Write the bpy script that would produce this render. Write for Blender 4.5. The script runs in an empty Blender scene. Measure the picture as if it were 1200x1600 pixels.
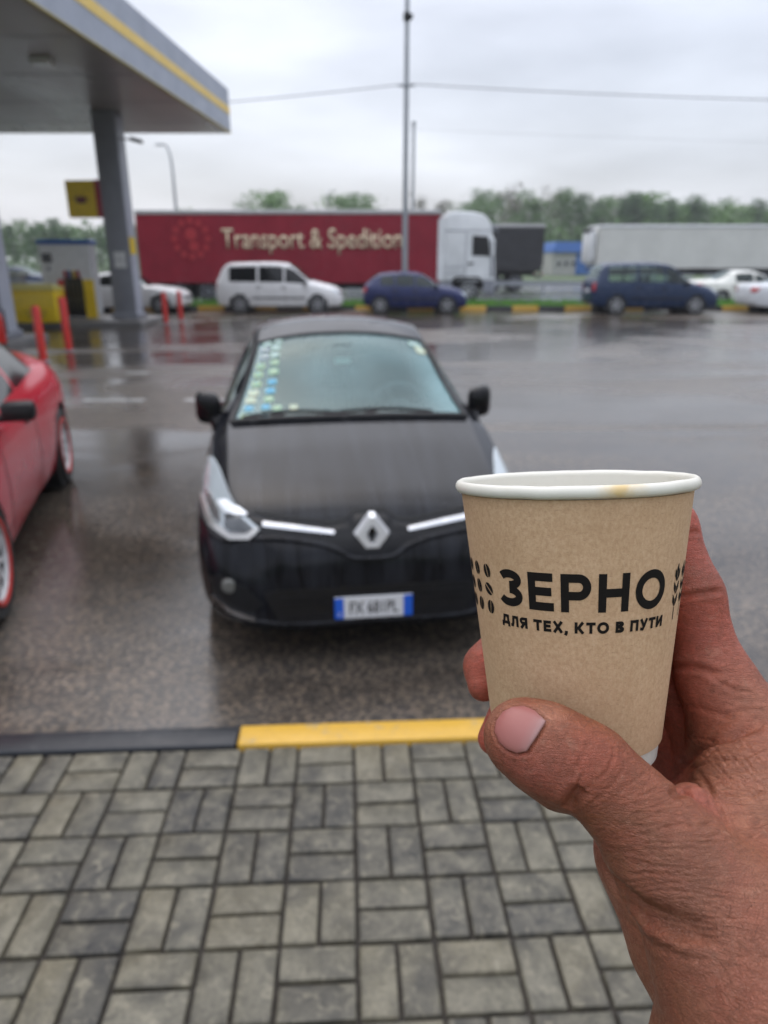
import bpy, bmesh, math, random
import numpy as np
from mathutils import Vector, Matrix, noise
from mathutils.bvhtree import BVHTree
R = math.radians
random.seed(7); RNG = np.random.default_rng(7)
S = bpy.context.scene
COL = S.collection

# ------------------------------------------------------------------ camera
CAM_H, PITCH, F = 1.83, R(19.6), 1109.0 / 1600.0
cd = bpy.data.cameras.new('camera')
cd.sensor_fit = 'VERTICAL'; cd.sensor_height = 36.0; cd.sensor_width = 27.0; cd.lens = 36.0 * F
cd.clip_start = 0.01; cd.clip_end = 3000
cam = bpy.data.objects.new('camera', cd); COL.objects.link(cam)
cam.location = (0, 0, CAM_H); cam.rotation_euler = (R(90) - PITCH, 0, 0)
cd.dof.use_dof = True; cd.dof.focus_distance = 0.208; cd.dof.aperture_fstop = 13.5
S.camera = cam
# ------------------------------------------------------------------ world, sun, exposure
SUN_EL, SUN_AZ = R(60), R(-25)
W = bpy.data.worlds.new('World'); S.world = W; W.use_nodes = True
nt = W.node_tree; nt.nodes.clear()
def wn(t, **k):
    n = nt.nodes.new(t)
    for a, b in k.items(): setattr(n, a, b)
    return n
wo = wn('ShaderNodeOutputWorld')
bg1 = wn('ShaderNodeBackground'); bg2 = wn('ShaderNodeBackground'); add = wn('ShaderNodeAddShader')
sky = wn('ShaderNodeTexSky', sky_type='NISHITA', sun_disc=False, sun_elevation=SUN_EL, sun_rotation=SUN_AZ)
sky.dust_density = 4.0; sky.ozone_density = 1.0
nt.links.new(sky.outputs[0], bg1.inputs[0]); bg1.inputs[1].default_value = 0.05
# cloud deck: overcast sky that brightens towards the zenith, with soft cloud structure
tc = wn('ShaderNodeTexCoord'); sep = wn('ShaderNodeSeparateXYZ'); nt.links.new(tc.outputs['Generated'], sep.inputs[0])
mp = wn('ShaderNodeMapping'); mp.inputs['Scale'].default_value = (1.3, 1.3, 5.0); nt.links.new(tc.outputs['Generated'], mp.inputs[0])
nz = wn('ShaderNodeTexNoise'); nz.inputs['Scale'].default_value = 2.4; nz.inputs['Detail'].default_value = 5; nz.inputs['Roughness'].default_value = 0.45
nt.links.new(mp.outputs[0], nz.inputs['Vector'])
rmp = wn('ShaderNodeMapRange'); rmp.inputs[1].default_value = 0.3; rmp.inputs[2].default_value = 0.7; rmp.inputs[3].default_value = 0.72; rmp.inputs[4].default_value = 1.20
nt.links.new(nz.outputs[0], rmp.inputs[0])
grd = wn('ShaderNodeMapRange', interpolation_type='SMOOTHSTEP'); grd.inputs[1].default_value = 0.22; grd.inputs[2].default_value = 1.0; grd.inputs[3].default_value = 1.0; grd.inputs[4].default_value = 3.2
nt.links.new(sep.outputs[2], grd.inputs[0])
mul = wn('ShaderNodeMath', operation='MULTIPLY'); nt.links.new(rmp.outputs[0], mul.inputs[0]); nt.links.new(grd.outputs[0], mul.inputs[1])
mul2 = wn('ShaderNodeMath', operation='MULTIPLY'); mul2.inputs[1].default_value = 0.56; nt.links.new(mul.outputs[0], mul2.inputs[0])
bg2.inputs[0].default_value = (0.935, 0.97, 1.07, 1)
nt.links.new(mul2.outputs[0], bg2.inputs[1])
nt.links.new(bg1.outputs[0], add.inputs[0]); nt.links.new(bg2.outputs[0], add.inputs[1]); nt.links.new(add.outputs[0], wo.inputs[0])
sl = bpy.data.lights.new('sun', 'SUN'); sl.energy = 0.5; sl.angle = R(85); sl.color = (1.0, 0.98, 0.95)
so = bpy.data.objects.new('sun', sl); COL.objects.link(so)
so.rotation_euler = (R(90) - SUN_EL, 0, R(180) - SUN_AZ)
S.view_settings.view_transform = 'Standard'; S.view_settings.look = 'None'
S.view_settings.gamma = 1; S.view_settings.exposure = 0.20; S.view_settings.use_curve_mapping = False
S.render.engine = 'CYCLES'
S.cycles.use_denoising = True; S.cycles.max_bounces = 6; S.cycles.transparent_max_bounces = 12
S.cycles.sample_clamp_indirect = 6; S.cycles.caustics_reflective = False; S.cycles.caustics_refractive = False

# ------------------------------------------------------------------ materials
class NT:
    def __init__(s, m): s.t = m.node_tree; s.b = s.t.nodes['Principled BSDF']; s.m = m
    def n(s, t, **k):
        x = s.t.nodes.new(t)
        for a, b in k.items():
            if a.startswith('i_'):
                key = a[2:]; x.inputs[int(key) if key.isdigit() else key].default_value = b
            else: setattr(x, a, b)
        return x
    def l(s, a, b): s.t.links.new(a, b)
    def noise(s, scale, detail=3, rough=0.55, vec=None, dist=0.0):
        x = s.n('ShaderNodeTexNoise'); x.inputs['Scale'].default_value = scale; x.inputs['Detail'].default_value = detail
        x.inputs['Roughness'].default_value = rough; x.inputs['Distortion'].default_value = dist
        if vec is not None: s.l(vec, x.inputs['Vector'])
        return x.outputs[0]
    def ramp(s, fac, stops):
        x = s.n('ShaderNodeValToRGB'); e = x.color_ramp.elements
        while len(e) < len(stops): e.new(0.5)
        for k, (p, c) in enumerate(stops):
            e[k].position = p; e[k].color = (*c, 1) if len(c) == 3 else c
        s.l(fac, x.inputs[0]); return x.outputs[0]
    def mr(s, v, a, b, c, d):
        x = s.n('ShaderNodeMapRange'); s.l(v, x.inputs[0])
        for k, q in enumerate((a, b, c, d)): x.inputs[k + 1].default_value = q
        return x.outputs[0]
    def math(s, op, a, b=None):
        x = s.n('ShaderNodeMath', operation=op)
        for k, q in enumerate((a, b)):
            if q is None: continue
            if isinstance(q, (int, float)): x.inputs[k].default_value = q
            else: s.l(q, x.inputs[k])
        return x.outputs[0]
    def mix(s, fac, a, b, mode='MIX'):
        x = s.n('ShaderNodeMixRGB', blend_type=mode)
        for k, q in enumerate((fac, a, b)):
            if isinstance(q, (int, float)): x.inputs[k].default_value = q
            elif isinstance(q, tuple): x.inputs[k].default_value = (*q, 1) if len(q) == 3 else q
            else: s.l(q, x.inputs[k])
        return x.outputs[0]
    def obj(s, scale=(1, 1, 1), rot=(0, 0, 0)):
        c = s.n('ShaderNodeTexCoord'); m = s.n('ShaderNodeMapping')
        m.inputs['Scale'].default_value = scale; m.inputs['Rotation'].default_value = rot
        s.l(c.outputs['Object'], m.inputs[0]); return m.outputs[0]
    def bump(s, h, strength=0.3, dist=0.01):
        x = s.n('ShaderNodeBump'); x.inputs['Strength'].default_value = strength; x.inputs['Distance'].default_value = dist
        s.l(h, x.inputs['Height']); s.l(x.outputs[0], s.b.inputs['Normal'])
    def col(s, o): s.l(o, s.b.inputs['Base Color'])
    def rough(s, o): s.l(o, s.b.inputs['Roughness'])
def mat(name, c=(.5, .5, .5), rough=.5, metal=0.0, coat=0.0, spec=0.5):
    m = bpy.data.materials.new(name); m.use_nodes = True
    b = m.node_tree.nodes['Principled BSDF']
    b.inputs['Base Color'].default_value = (*c, 1); b.inputs['Roughness'].default_value = rough
    b.inputs['Metallic'].default_value = metal; b.inputs['Coat Weight'].default_value = coat
    b.inputs['Coat Roughness'].default_value = 0.06; b.inputs['Specular IOR Level'].default_value = spec
    m.diffuse_color = (*c, 1)
    return m
def worn(name, c, rough=.5, amt=.18, scale=6, metal=0, coat=0, bump=0.0):
    m = mat(name, c, rough, metal, coat); t = NT(m); v = t.obj()
    a = t.noise(scale, 5, .62, v)
    d = tuple(x * (1 - amt) for x in c); e = tuple(min(1, x * (1 + amt) + .01 * amt) for x in c)
    t.col(t.ramp(a, [(.25, d), (.5, c), (.78, e)]))
    t.rough(t.mr(t.noise(scale * 2.3, 3, .5, v), .3, .7, max(.03, rough - .1), min(1, rough + .12)))
    if bump: t.bump(t.noise(scale * 9, 4, .6, v), bump, .004)
    return m
def paint(name, c, rough=.22):
    m = mat(name, c, rough, 0, 0.0, spec=.42); t = NT(m); v = t.obj()
    t.rough(t.mr(t.noise(3.5, 4, .6, v), .3, .7, rough * .75, rough * 1.5))   # wet film: uneven gloss
    t.col(t.ramp(t.noise(2.2, 4, .6, v), [(.3, tuple(x * .88 for x in c)), (.7, c)]))
    return m
def glass(name, tint=(.55, .63, .62), rough=.03, fog=0.0):
    m = bpy.data.materials.new(name); m.use_nodes = True; t = m.node_tree; t.nodes.clear()
    o = t.nodes.new('ShaderNodeOutputMaterial'); mx = t.nodes.new('ShaderNodeMixShader')
    tr = t.nodes.new('ShaderNodeBsdfTransparent'); gl = t.nodes.new('ShaderNodeBsdfGlossy'); fr = t.nodes.new('ShaderNodeFresnel')
    tr.inputs[0].default_value = (*tint, 1); gl.inputs['Roughness'].default_value = rough; fr.inputs[0].default_value = 1.5
    gl.inputs[0].default_value = (.85, .97, .95, 1)
    t.links.new(fr.outputs[0], mx.inputs[0]); t.links.new(gl.outputs[0], mx.inputs[2]); t.links.new(mx.outputs[0], o.inputs[0])
    if fog:      # condensation on the inside of the pane
        m2 = t.nodes.new('ShaderNodeMixShader'); df = t.nodes.new('ShaderNodeBsdfDiffuse'); df.inputs[0].default_value = (.30, .56, .60, 1)
        nz_ = t.nodes.new('ShaderNodeTexNoise'); nz_.inputs['Scale'].default_value = 2.2; nz_.inputs['Detail'].default_value = 4; mr_ = t.nodes.new('ShaderNodeMapRange')
        tc_ = t.nodes.new('ShaderNodeTexCoord'); t.links.new(tc_.outputs['Object'], nz_.inputs['Vector'])
        mr_.inputs[1].default_value = .3; mr_.inputs[2].default_value = .7; mr_.inputs[3].default_value = fog * .5; mr_.inputs[4].default_value = fog * 1.4
        sp_ = t.nodes.new('ShaderNodeSeparateXYZ'); ab_ = t.nodes.new('ShaderNodeMath'); ab_.operation = 'ABSOLUTE'; me_ = t.nodes.new('ShaderNodeMapRange'); me_.interpolation_type = 'SMOOTHSTEP'; ad_ = t.nodes.new('ShaderNodeMath')
        t.links.new(tc_.outputs['Object'], sp_.inputs[0]); t.links.new(sp_.outputs[1], ab_.inputs[0]); t.links.new(ab_.outputs[0], me_.inputs[0])
        me_.inputs[1].default_value = .38; me_.inputs[2].default_value = .66; me_.inputs[3].default_value = 0; me_.inputs[4].default_value = fog * 1.6
        t.links.new(nz_.outputs[0], mr_.inputs[0]); t.links.new(mr_.outputs[0], ad_.inputs[0]); t.links.new(me_.outputs[0], ad_.inputs[1]); t.links.new(ad_.outputs[0], m2.inputs[0]); t.links.new(tr.outputs[0], m2.inputs[1]); t.links.new(df.outputs[0], m2.inputs[2]); t.links.new(m2.outputs[0], mx.inputs[1])
    else: t.links.new(tr.outputs[0], mx.inputs[1])
    m.diffuse_color = (*tint, .5)
    return m

M = {}
M['black_plastic'] = worn('black_plastic', (.010, .010, .011), .45, .3, 20)
M['black_plastic'].node_tree.nodes['Principled BSDF'].inputs['Specular IOR Level'].default_value = .25
M['rubber'] = worn('rubber', (.018, .018, .018), .7, .25, 30)
M['dark'] = mat('dark_void', (.006, .006, .006), .8)
M['chrome'] = mat('chrome', (.50, .51, .53), .2, 1.0)
M['alloy'] = worn('alloy', (.55, .56, .58), .35, .15, 12, metal=.7)
M['white_paint_rim'] = worn('rim_white_paint', (.62, .62, .62), .35, .12, 14)
M['lamp_glass'] = mat('headlamp_glass', (.45, .50, .52), .08, .35, .6)
M['red_lamp'] = mat('tail_lamp_red', (.38, .012, .016), .15, 0, 1.0)
M['plate_white'] = mat('plate_white', (.62, .63, .65), .4)
M['plate_blue'] = mat('plate_blue', (.01, .10, .55), .4)
M['ink'] = mat('print_ink', (.010, .008, .007), .7, spec=.15)
M['galv'] = worn('galvanised_steel', (.30, .32, .34), .45, .2, 8, metal=.35)
M['steel_grey'] = worn('grey_painted_steel', (.23, .24, .27), .4, .12, 3)
M['red_paint'] = worn('red_safety_paint', (.58, .022, .014), .35, .2, 9)
M['yellow_paint'] = worn('yellow_sheet', (.78, .54, .008), .35, .15, 6)
M['white_sheet'] = worn('white_sheet', (.66, .67, .67), .45, .12, 4)
M['blue_sheet'] = worn('blue_sheet', (.045, .14, .42), .45, .15, 3)
M['glass_tint'] = glass('tinted_glass', (.16, .20, .20), .03)
M['glass_fogged'] = glass('fogged_glass', (.60, .74, .74), .05, .14)
M['glass_clear'] = glass('clear_glass', (.62, .72, .70), .05)
M['glass_dark'] = mat('privacy_glass', (.006, .007, .008), .08, spec=.35)

# ------------------------------------------------------------------ mesh helpers
def tagit(o, label=None, cat=None, group=None, kind=None):
    for k, v in (('label', label), ('category', cat), ('group', group), ('kind', kind)):
        if v: o[k] = v
    return o
def link(name, me, m=None, parent=None, **kw):
    o = bpy.data.objects.new(name, me); COL.objects.link(o)
    if m is not None:
        for x in (m if isinstance(m, (list, tuple)) else [m]): me.materials.append(x)
    if parent is not None: o.parent = parent
    return tagit(o, **kw)
def fin(bm, name, m=None, parent=None, smooth=35, recalc=True, **kw):
    if recalc: bmesh.ops.recalc_face_normals(bm, faces=bm.faces)
    me = bpy.data.meshes.new(name); bm.to_mesh(me); bm.free()
    if smooth and len(me.polygons):
        me.polygons.foreach_set('use_smooth', [True] * len(me.polygons)); me.set_sharp_from_angle(angle=R(smooth))
    return link(name, me, m, parent, **kw)
def thing(name, loc=(0, 0, 0), rz=0.0, **kw):
    o = bpy.data.objects.new(name, None); COL.objects.link(o); o.empty_display_size = .2
    o.location = loc; o.rotation_euler = (0, 0, rz)
    return tagit(o, **kw)
def dup(o, parent=None):
    c = o.copy(); COL.objects.link(c)
    if parent is not None: c.parent = parent
    for ch in list(o.children): dup(ch, c)
    return c
def BM(): return bmesh.new()
def box(bm, c, s, bev=0.0, rot=None, seg=1, mi=0):
    t = bmesh.new(); bmesh.ops.create_cube(t, size=1)
    bmesh.ops.scale(t, vec=s, verts=t.verts)
    if bev: bmesh.ops.bevel(t, geom=list(t.edges), offset=bev, segments=seg, affect='EDGES', profile=.5)
    if rot is not None: bmesh.ops.rotate(t, cent=(0, 0, 0), matrix=rot, verts=t.verts)
    bmesh.ops.translate(t, vec=c, verts=t.verts); merge(bm, t, mi)
def merge(bm, t, mi=0):
    vs = [bm.verts.new(v.co) for v in t.verts]; t.verts.index_update()
    for f in t.faces:
        try:
            g = bm.faces.new([vs[v.index] for v in f.verts]); g.material_index = mi
        except ValueError: pass
    t.free()
def tube(bm, pts, r, n=8, cap=True, mi=0):
    pts = [Vector(p) for p in pts]; rr = r if isinstance(r, (list, tuple)) else [r] * len(pts); rings = []
    up = Vector((0, 0, 1))
    for k, p in enumerate(pts):
        d = (pts[min(k + 1, len(pts) - 1)] - pts[max(k - 1, 0)]).normalized()
        a = d.cross(up)
        if a.length < 1e-3: a = d.cross(Vector((1, 0, 0)))
        a.normalize(); b = d.cross(a).normalized()
        rings.append([bm.verts.new(p + (a * math.cos(2 * math.pi * i / n) + b * math.sin(2 * math.pi * i / n)) * rr[k]) for i in range(n)])
    for A, B in zip(rings, rings[1:]):
        for i in range(n):
            f = bm.faces.new((A[i], A[(i + 1) % n], B[(i + 1) % n], B[i])); f.material_index = mi
    if cap:
        for q in (rings[0], rings[-1]):
            f = bm.faces.new(q); f.material_index = mi
def lathe(bm, prof, n=32, axis='z', c=(0, 0, 0), mi=0, close=False):
    rings = []
    for r, h in prof:
        ring = []
        for i in range(n):
            a = 2 * math.pi * i / n; x, y = r * math.cos(a), r * math.sin(a)
            p = (x, y, h) if axis == 'z' else ((x, h, y) if axis == 'y' else (h, x, y))
            ring.append(bm.verts.new(Vector(p) + Vector(c)))
        rings.append(ring)
    prs = list(zip(rings, rings[1:])) + ([(rings[-1], rings[0])] if close else [])
    for A, B in prs:
        for i in range(n):
            f = bm.faces.new((A[i], A[(i + 1) % n], B[(i + 1) % n], B[i])); f.material_index = mi
    if not close:
        for ring, (r, h) in ((rings[0], prof[0]), (rings[-1], prof[-1])):
            if r > 1e-4: bm.faces.new(ring).material_index = mi
def prism(bm, poly, y0, y1, plane='xz', bev=0.0, mi=0, segs=2):
    t = bmesh.new()
    def P(a, b, h): return (a, h, b) if plane == 'xz' else ((a, b, h) if plane == 'xy' else (h, a, b))
    A = [t.verts.new(P(a, b, y0)) for a, b in poly]; B = [t.verts.new(P(a, b, y1)) for a, b in poly]
    t.faces.new(A); t.faces.new(B[::-1]); n = len(poly)
    for i in range(n): t.faces.new((A[i], B[i], B[(i + 1) % n], A[(i + 1) % n]))
    bmesh.ops.recalc_face_normals(t, faces=t.faces)
    if bev: bmesh.ops.bevel(t, geom=list(t.edges), offset=bev, segments=segs, affect='EDGES', profile=.5)
    merge(bm, t, mi)
def text_bm(s, size, offset=0.0, sx=1.0, align='CENTER', spacing=1.0, res=4):
    c = bpy.data.curves.new('lettering', 'FONT'); c.body = s; c.size = size; c.offset = offset; c.align_x = align
    c.resolution_u = res; c.space_character = spacing
    o = bpy.data.objects.new('lettering_source', c); COL.objects.link(o)
    dg = bpy.context.evaluated_depsgraph_get(); me = bpy.data.meshes.new_from_object(o.evaluated_get(dg))
    bm = bmesh.new(); bm.from_mesh(me); bpy.data.objects.remove(o); bpy.data.curves.remove(c); bpy.data.meshes.remove(me)
    if sx != 1: bmesh.ops.scale(bm, vec=(sx, 1, 1), verts=bm.verts)
    bmesh.ops.remove_doubles(bm, verts=bm.verts, dist=size * 1e-4)
    return bm
def extr(bm, h):     # give flat lettering in the xy plane a thickness
    r = bmesh.ops.extrude_face_region(bm, geom=list(bm.faces)); vs = [v for v in r['geom'] if isinstance(v, bmesh.types.BMVert)]
    bmesh.ops.translate(bm, vec=(0, 0, h), verts=vs)
def pchip(xs, ys, x):
    xs = np.asarray(xs, float); ys = np.asarray(ys, float); h = np.diff(xs); d = np.diff(ys) / h
    m = np.zeros_like(ys); m[0], m[-1] = d[0], d[-1]
    for k in range(1, len(xs) - 1):
        if d[k - 1] * d[k] > 0:
            w1, w2 = 2 * h[k] + h[k - 1], h[k] + 2 * h[k - 1]; m[k] = (w1 + w2) / (w1 / d[k - 1] + w2 / d[k])
    k = np.clip(np.searchsorted(xs, x) - 1, 0, len(h) - 1); t = (x - xs[k]) / h[k]
    return ((2 * t**3 - 3 * t**2 + 1) * ys[k] + (t**3 - 2 * t**2 + t) * h[k] * m[k] + (-2 * t**3 + 3 * t**2) * ys[k + 1] + (t**3 - t**2) * h[k] * m[k + 1])
# ================================================================== SETTING
def sheet(name, x0, x1, y0, y1, z, m, parent=None, nx=1, ny=1, **kw):
    bm = BM(); g = [[bm.verts.new((x0 + (x1 - x0) * i / nx, y0 + (y1 - y0) * j / ny, z)) for i in range(nx + 1)] for j in range(ny + 1)]
    for j in range(ny):
        for i in range(nx): bm.faces.new((g[j][i], g[j][i + 1], g[j + 1][i + 1], g[j + 1][i]))
    return fin(bm, name, m, parent, smooth=0, recalc=False, **kw)
# wet asphalt
m = mat('wet_asphalt', (.06, .057, .054), .3); t = NT(m); v = t.obj(); vs_ = t.obj((.55, 1.0, 1))
vl = t.obj((.16, .62, 1))
big = t.noise(.9, 5, .6, vl, .6); med = t.noise(1.3, 5, .62, vs_, .4); fine = t.noise(95, 3, .6, v); grit = t.noise(34, 4, .7, v)
peb = t.n('ShaderNodeTexVoronoi'); peb.inputs['Scale'].default_value = 62; t.l(v, peb.inputs['Vector'])
c1 = t.ramp(big, [(.32, (.034, .028, .023)), (.5, (.064, .057, .050)), (.7, (.105, .098, .090))])
c2 = t.mix(t.mr(med, .4, .66, 0, .5), c1, (.024, .019, .014))
c3 = t.mix(t.mr(peb.outputs['Color'], .42, .95, 0, .85), c2, (.24, .185, .135))
c3 = t.mix(t.mr(grit, .52, .72, 0, .75), c3, (.012, .010, .008))
t.col(c3)
pud = t.noise(.30, 4, .62, t.obj((.42, 1.0, 1)), .9)
wet = t.math('MULTIPLY', t.mr(pud, .42, .51, .10, 1), t.mr(med, .3, .7, .5, 1))
c3 = t.mix(t.mr(pud, .44, .56, 0, .55), c3, (.018, .014, .011)); t.col(c3)
t.rough(t.mr(wet, 0, 1, .36, .07))
t.bump(t.math('ADD', t.math('MULTIPLY', peb.outputs['Distance'], 1.1), t.math('MULTIPLY', grit, 1.0)), .16, .004)
bn = [x for x in m.node_tree.nodes if x.type == 'BUMP'][0]; t.l(t.mr(wet, 0, 1, .40, .03), bn.inputs['Strength'])
M['asphalt'] = m
m = mat('wet_road_surface', (.075, .08, .088), .22); t = NT(m); v = t.obj((.2, .8, 1))
t.col(t.ramp(t.noise(.7, 4, .6, v), [(.3, (.06, .063, .07)), (.7, (.105, .108, .115))])); t.rough(t.mr(t.noise(1.1, 3, .5, v), .35, .65, .12, .32))
M['road'] = m
m = mat('meadow', (.05, .085, .03), .9); t = NT(m); v = t.obj()
t.col(t.ramp(t.noise(.12, 6, .65, v), [(.3, (.032, .058, .02)), (.5, (.05, .085, .028)), (.72, (.085, .095, .04))])); M['meadow'] = m
sheet('ground', -900, 900, -60, 1500, -.05, M['meadow'], kind='structure')
sheet('forecourt', -60, 60, 2.0, 28.1, 0.0, M['asphalt'], kind='structure')
sheet('road', -140, 140, 29.7, 41.6, -.02, M['road'], kind='structure')
sheet('far_lorry_park', -140, 140, 43.2, 62, -.02, M['road'], kind='structure')

# --- pavement with block paving, laid square to the kerb
PHI = R(2.9); PV = Matrix.Rotation(PHI, 4, 'Z'); PAVE_Z = .13
m = mat('block_paving', (.2, .19, .17), .55); t = NT(m); v = t.obj()
oi = t.n('ShaderNodeObjectInfo'); va = t.n('ShaderNodeVectorMath', operation='ADD'); t.l(v, va.inputs[0])
sc = t.n('ShaderNodeVectorMath', operation='SCALE'); cx = t.n('ShaderNodeCombineXYZ')
t.l(oi.outputs['Random'], cx.inputs[0]); t.l(oi.outputs['Random'], cx.inputs[1]); t.l(cx.outputs[0], sc.inputs[0]); sc.inputs['Scale'].default_value = 37.0
t.l(sc.outputs[0], va.inputs[1]); vv = va.outputs[0]
n1 = t.noise(14, 5, .65, vv, .5); n2 = t.noise(90, 4, .65, vv); n3 = t.noise(6, 3, .5, vv)
base = t.mix(t.mr(n1, .35, .66, 0, .8), oi.outputs['Color'], t.mix(.55, oi.outputs['Color'], (.27, .245, .18)))
base = t.mix(t.mr(n3, .46, .66, 0, .6), base, (.038, .037, .036))
base = t.mix(t.mr(n2, .48, .70, 0, .6), base, (.045, .041, .036))
base = t.mix(t.mr(t.noise(26, 6, .75, vv, .9), .54, .66, 0, .6), base, (.24, .215, .155))
t.col(base); t.rough(t.mr(n3, .3, .7, .38, .66)); t.b.inputs['Specular IOR Level'].default_value = .35; t.bump(t.math('ADD', n2, t.math('MULTIPLY', n1, 1.5)), .4, .003)
M['paver'] = m
M['joint'] = worn('joint_dirt', (.030, .024, .018), .8, .35, 40, bump=.5)
pave = thing('pavement', (0, 0, 0), PHI, kind='structure')
bm = BM(); box(bm, (0, .70, PAVE_Z - .062), (12, 3.0, .09)); fin(bm, 'joint_bed', M['joint'], pave, smooth=0)
brick_meshes = []
for k in range(8):
    bm = BM(); box(bm, (0, 0, -.03), (.1925, .0925, .06), .0065, seg=2)
    for q in bm.verts:
        q.co += Vector((random.uniform(-.0012, .0012), random.uniform(-.0012, .0012), random.uniform(-.0008, .0008)))
        if q.co.z > -.02: q.co.z += .0012 * noise.noise(q.co * 30 + Vector((k * 9, 0, 0)))
    bmesh.ops.recalc_face_normals(bm, faces=bm.faces)
    me = bpy.data.meshes.new('paver_brick'); bm.to_mesh(me); bm.free(); me.materials.append(M['paver'])
    me.polygons.foreach_set('use_smooth', [True] * len(me.polygons)); me.set_sharp_from_angle(angle=R(40)); brick_meshes.append(me)
rb = random.Random(11); MOD = .2045; KN = 2.205
tones = [(.27, .248, .175), (.235, .222, .168), (.21, .20, .158), (.31, .28, .195), (.145, .138, .115), (.085, .085, .080), (.050, .052, .056), (.17, .158, .122)]
wts = [4, 5, 5, 2.5, 3, 3, 3, 3]
for j in range(0, 8):
    for i in range(-9, 9):
        if j == 7 and not -7 <= i <= 7: continue
        x0, y0 = i * MOD, KN - (j + 1) * MOD
        pairtone = rb.choices(tones, wts)[0]
        for h in (0, 1):
            if (i + j) % 2 == 1: c, a = (x0 + MOD / 2, y0 + MOD * (.25 + .5 * h)), 0
            else: c, a = (x0 + MOD * (.25 + .5 * h), y0 + MOD / 2), 90
            o = bpy.data.objects.new('paver_brick', rb.choice(brick_meshes)); COL.objects.link(o); o.parent = pave
            o.location = (c[0] + rb.uniform(-.001, .001), c[1] + rb.uniform(-.001, .001), PAVE_Z + rb.uniform(-.0025, .0015))
            o.rotation_euler = (R(rb.uniform(-.5, .5)), R(rb.uniform(-.5, .5)), R(a + rb.choice((0, 180)) + rb.uniform(-.7, .7)))
            tn = pairtone if rb.random() < .55 else rb.choices(tones, wts)[0]
            k = rb.uniform(.74, 1.28) * .285; o.color = (tn[0] * k * 1.03, tn[1] * k, tn[2] * k * .93, 1)
def kerbpaint(name, c, chip):
    m = mat(name, c, .42); t = NT(m); v = t.obj()
    a = t.noise(9, 6, .7, v); b = t.noise(70, 4, .7, v)
    base = t.mix(t.mr(b, .45, .75, 0, .35), t.mix(t.mr(a, .35, .7, 0, .4), c, tuple(x * .8 for x in c)), tuple(x * .6 for x in c))
    t.col(t.mix(t.mr(t.math('ADD', t.math('MULTIPLY', a, .6), t.math('MULTIPLY', b, .4)), .56, .62, 0, .75), base, chip))
    t.bump(b, .4, .003); t.rough(t.mr(a, .3, .7, .3, .55)); return m
M['kerb_yellow'] = kerbpaint('kerb_yellow_paint', (.56, .325, .035), (.28, .25, .18))
M['kerb_black'] = kerbpaint('kerb_black_paint', (.010, .012, .016), (.05, .05, .05))
def kerb_stone(parent, x0, x1, y0, y1, z1, m, lab=None):
    bm = BM(); box(bm, ((x0 + x1) / 2, (y0 + y1) / 2, z1 - .14), (x1 - x0 - .006, y1 - y0, .28), .008, seg=2)
    for q in bm.verts: q.co += Vector((random.uniform(-.001, .001), random.uniform(-.0015, .0015), random.uniform(-.0015, .0015)))
    return fin(bm, 'kerb_stone', m, parent, label=lab)
kb = thing('kerb', (0, 0, 0), PHI, kind='structure')
for k, x in enumerate(np.arange(-6.436, 6.5, 1.0)):
    yel = (k % 2 == 0)
    kerb_stone(kb, x, x + 1, KN + .008, KN + .125, PAVE_Z + .006, M['kerb_yellow'] if yel else M['kerb_black'], 'kerb stone painted ' + ('yellow' if yel else 'black'))
fk = thing('far_kerb', (0, 28.1, 0), 0, kind='structure')
for k, x in enumerate(np.arange(-23.1, 30, 1.0)):
    yel = (k % 2 == 0)
    kerb_stone(fk, x, x + 1, 0, .16, .15, M['kerb_yellow'] if yel else M['kerb_black'], 'far kerb stone painted ' + ('yellow' if yel else 'black'))
# worn white dashes painted on the forecourt
m = mat('worn_road_paint', (.5, .5, .48), .4); t = NT(m); v = t.obj()
m.node_tree.nodes['Principled BSDF'].inputs['Alpha'].default_value = 1
t.col(t.ramp(t.noise(5, 6, .75, v), [(.38, (.14, .135, .13)), (.56, (.36, .355, .34))])); M['roadpaint'] = m
for x0, x1, y in ((-4.15, -3.3, 9.6), (-2.75, -1.95, 9.6), (-4.4, -4.0, 12.1)):
    sheet('road_marking', x0, x1, y, y + .22, .004, M['roadpaint'], kind='structure')
# grass strip: soil bank plus blades
M['grass'] = worn('grass_blades', (.10, .27, .022), .6, .35, 3)
bm = BM()
for i in range(80):
    x0, x1 = -30 + i * .9, -30 + (i + 1) * .9
    zz = [[.10 + .05 * noise.noise(Vector((x * .7, y, 0))) for y in (0, .5, 1.0, 1.5)] for x in (x0, x1)]
    ys = (28.27, 28.7, 29.2, 29.7)
    for q in range(3): bm.faces.new([bm.verts.new(p) for p in ((x0, ys[q], zz[0][q]), (x1, ys[q], zz[1][q]), (x1, ys[q + 1], zz[1][q + 1]), (x0, ys[q + 1], zz[0][q + 1]))])
bmesh.ops.remove_doubles(bm, verts=bm.verts, dist=1e-4); fin(bm, 'grass_strip', M['meadow'], kind='structure')
vsb, fsb = [], []
for k in range(16000):
    x = random.uniform(-25, 28); y = random.uniform(28.28, 29.7); h = random.uniform(.12, .30) * (1.2 if y > 28.8 else .8); a = random.uniform(0, 6.28); w = .022
    b = len(vsb); vsb += [(x - w * math.cos(a), y - w * math.sin(a), .08), (x + w * math.cos(a), y + w * math.sin(a), .08), (x + random.uniform(-.06, .06), y + random.uniform(-.06, .06), .1 + h)]; fsb.append((b, b + 1, b + 2))
me = bpy.data.meshes.new('grass'); me.from_pydata(vsb, [], fsb); link('grass', me, M['grass'], kind='stuff', label='bright green grass along the strip behind the far kerb')
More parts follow.
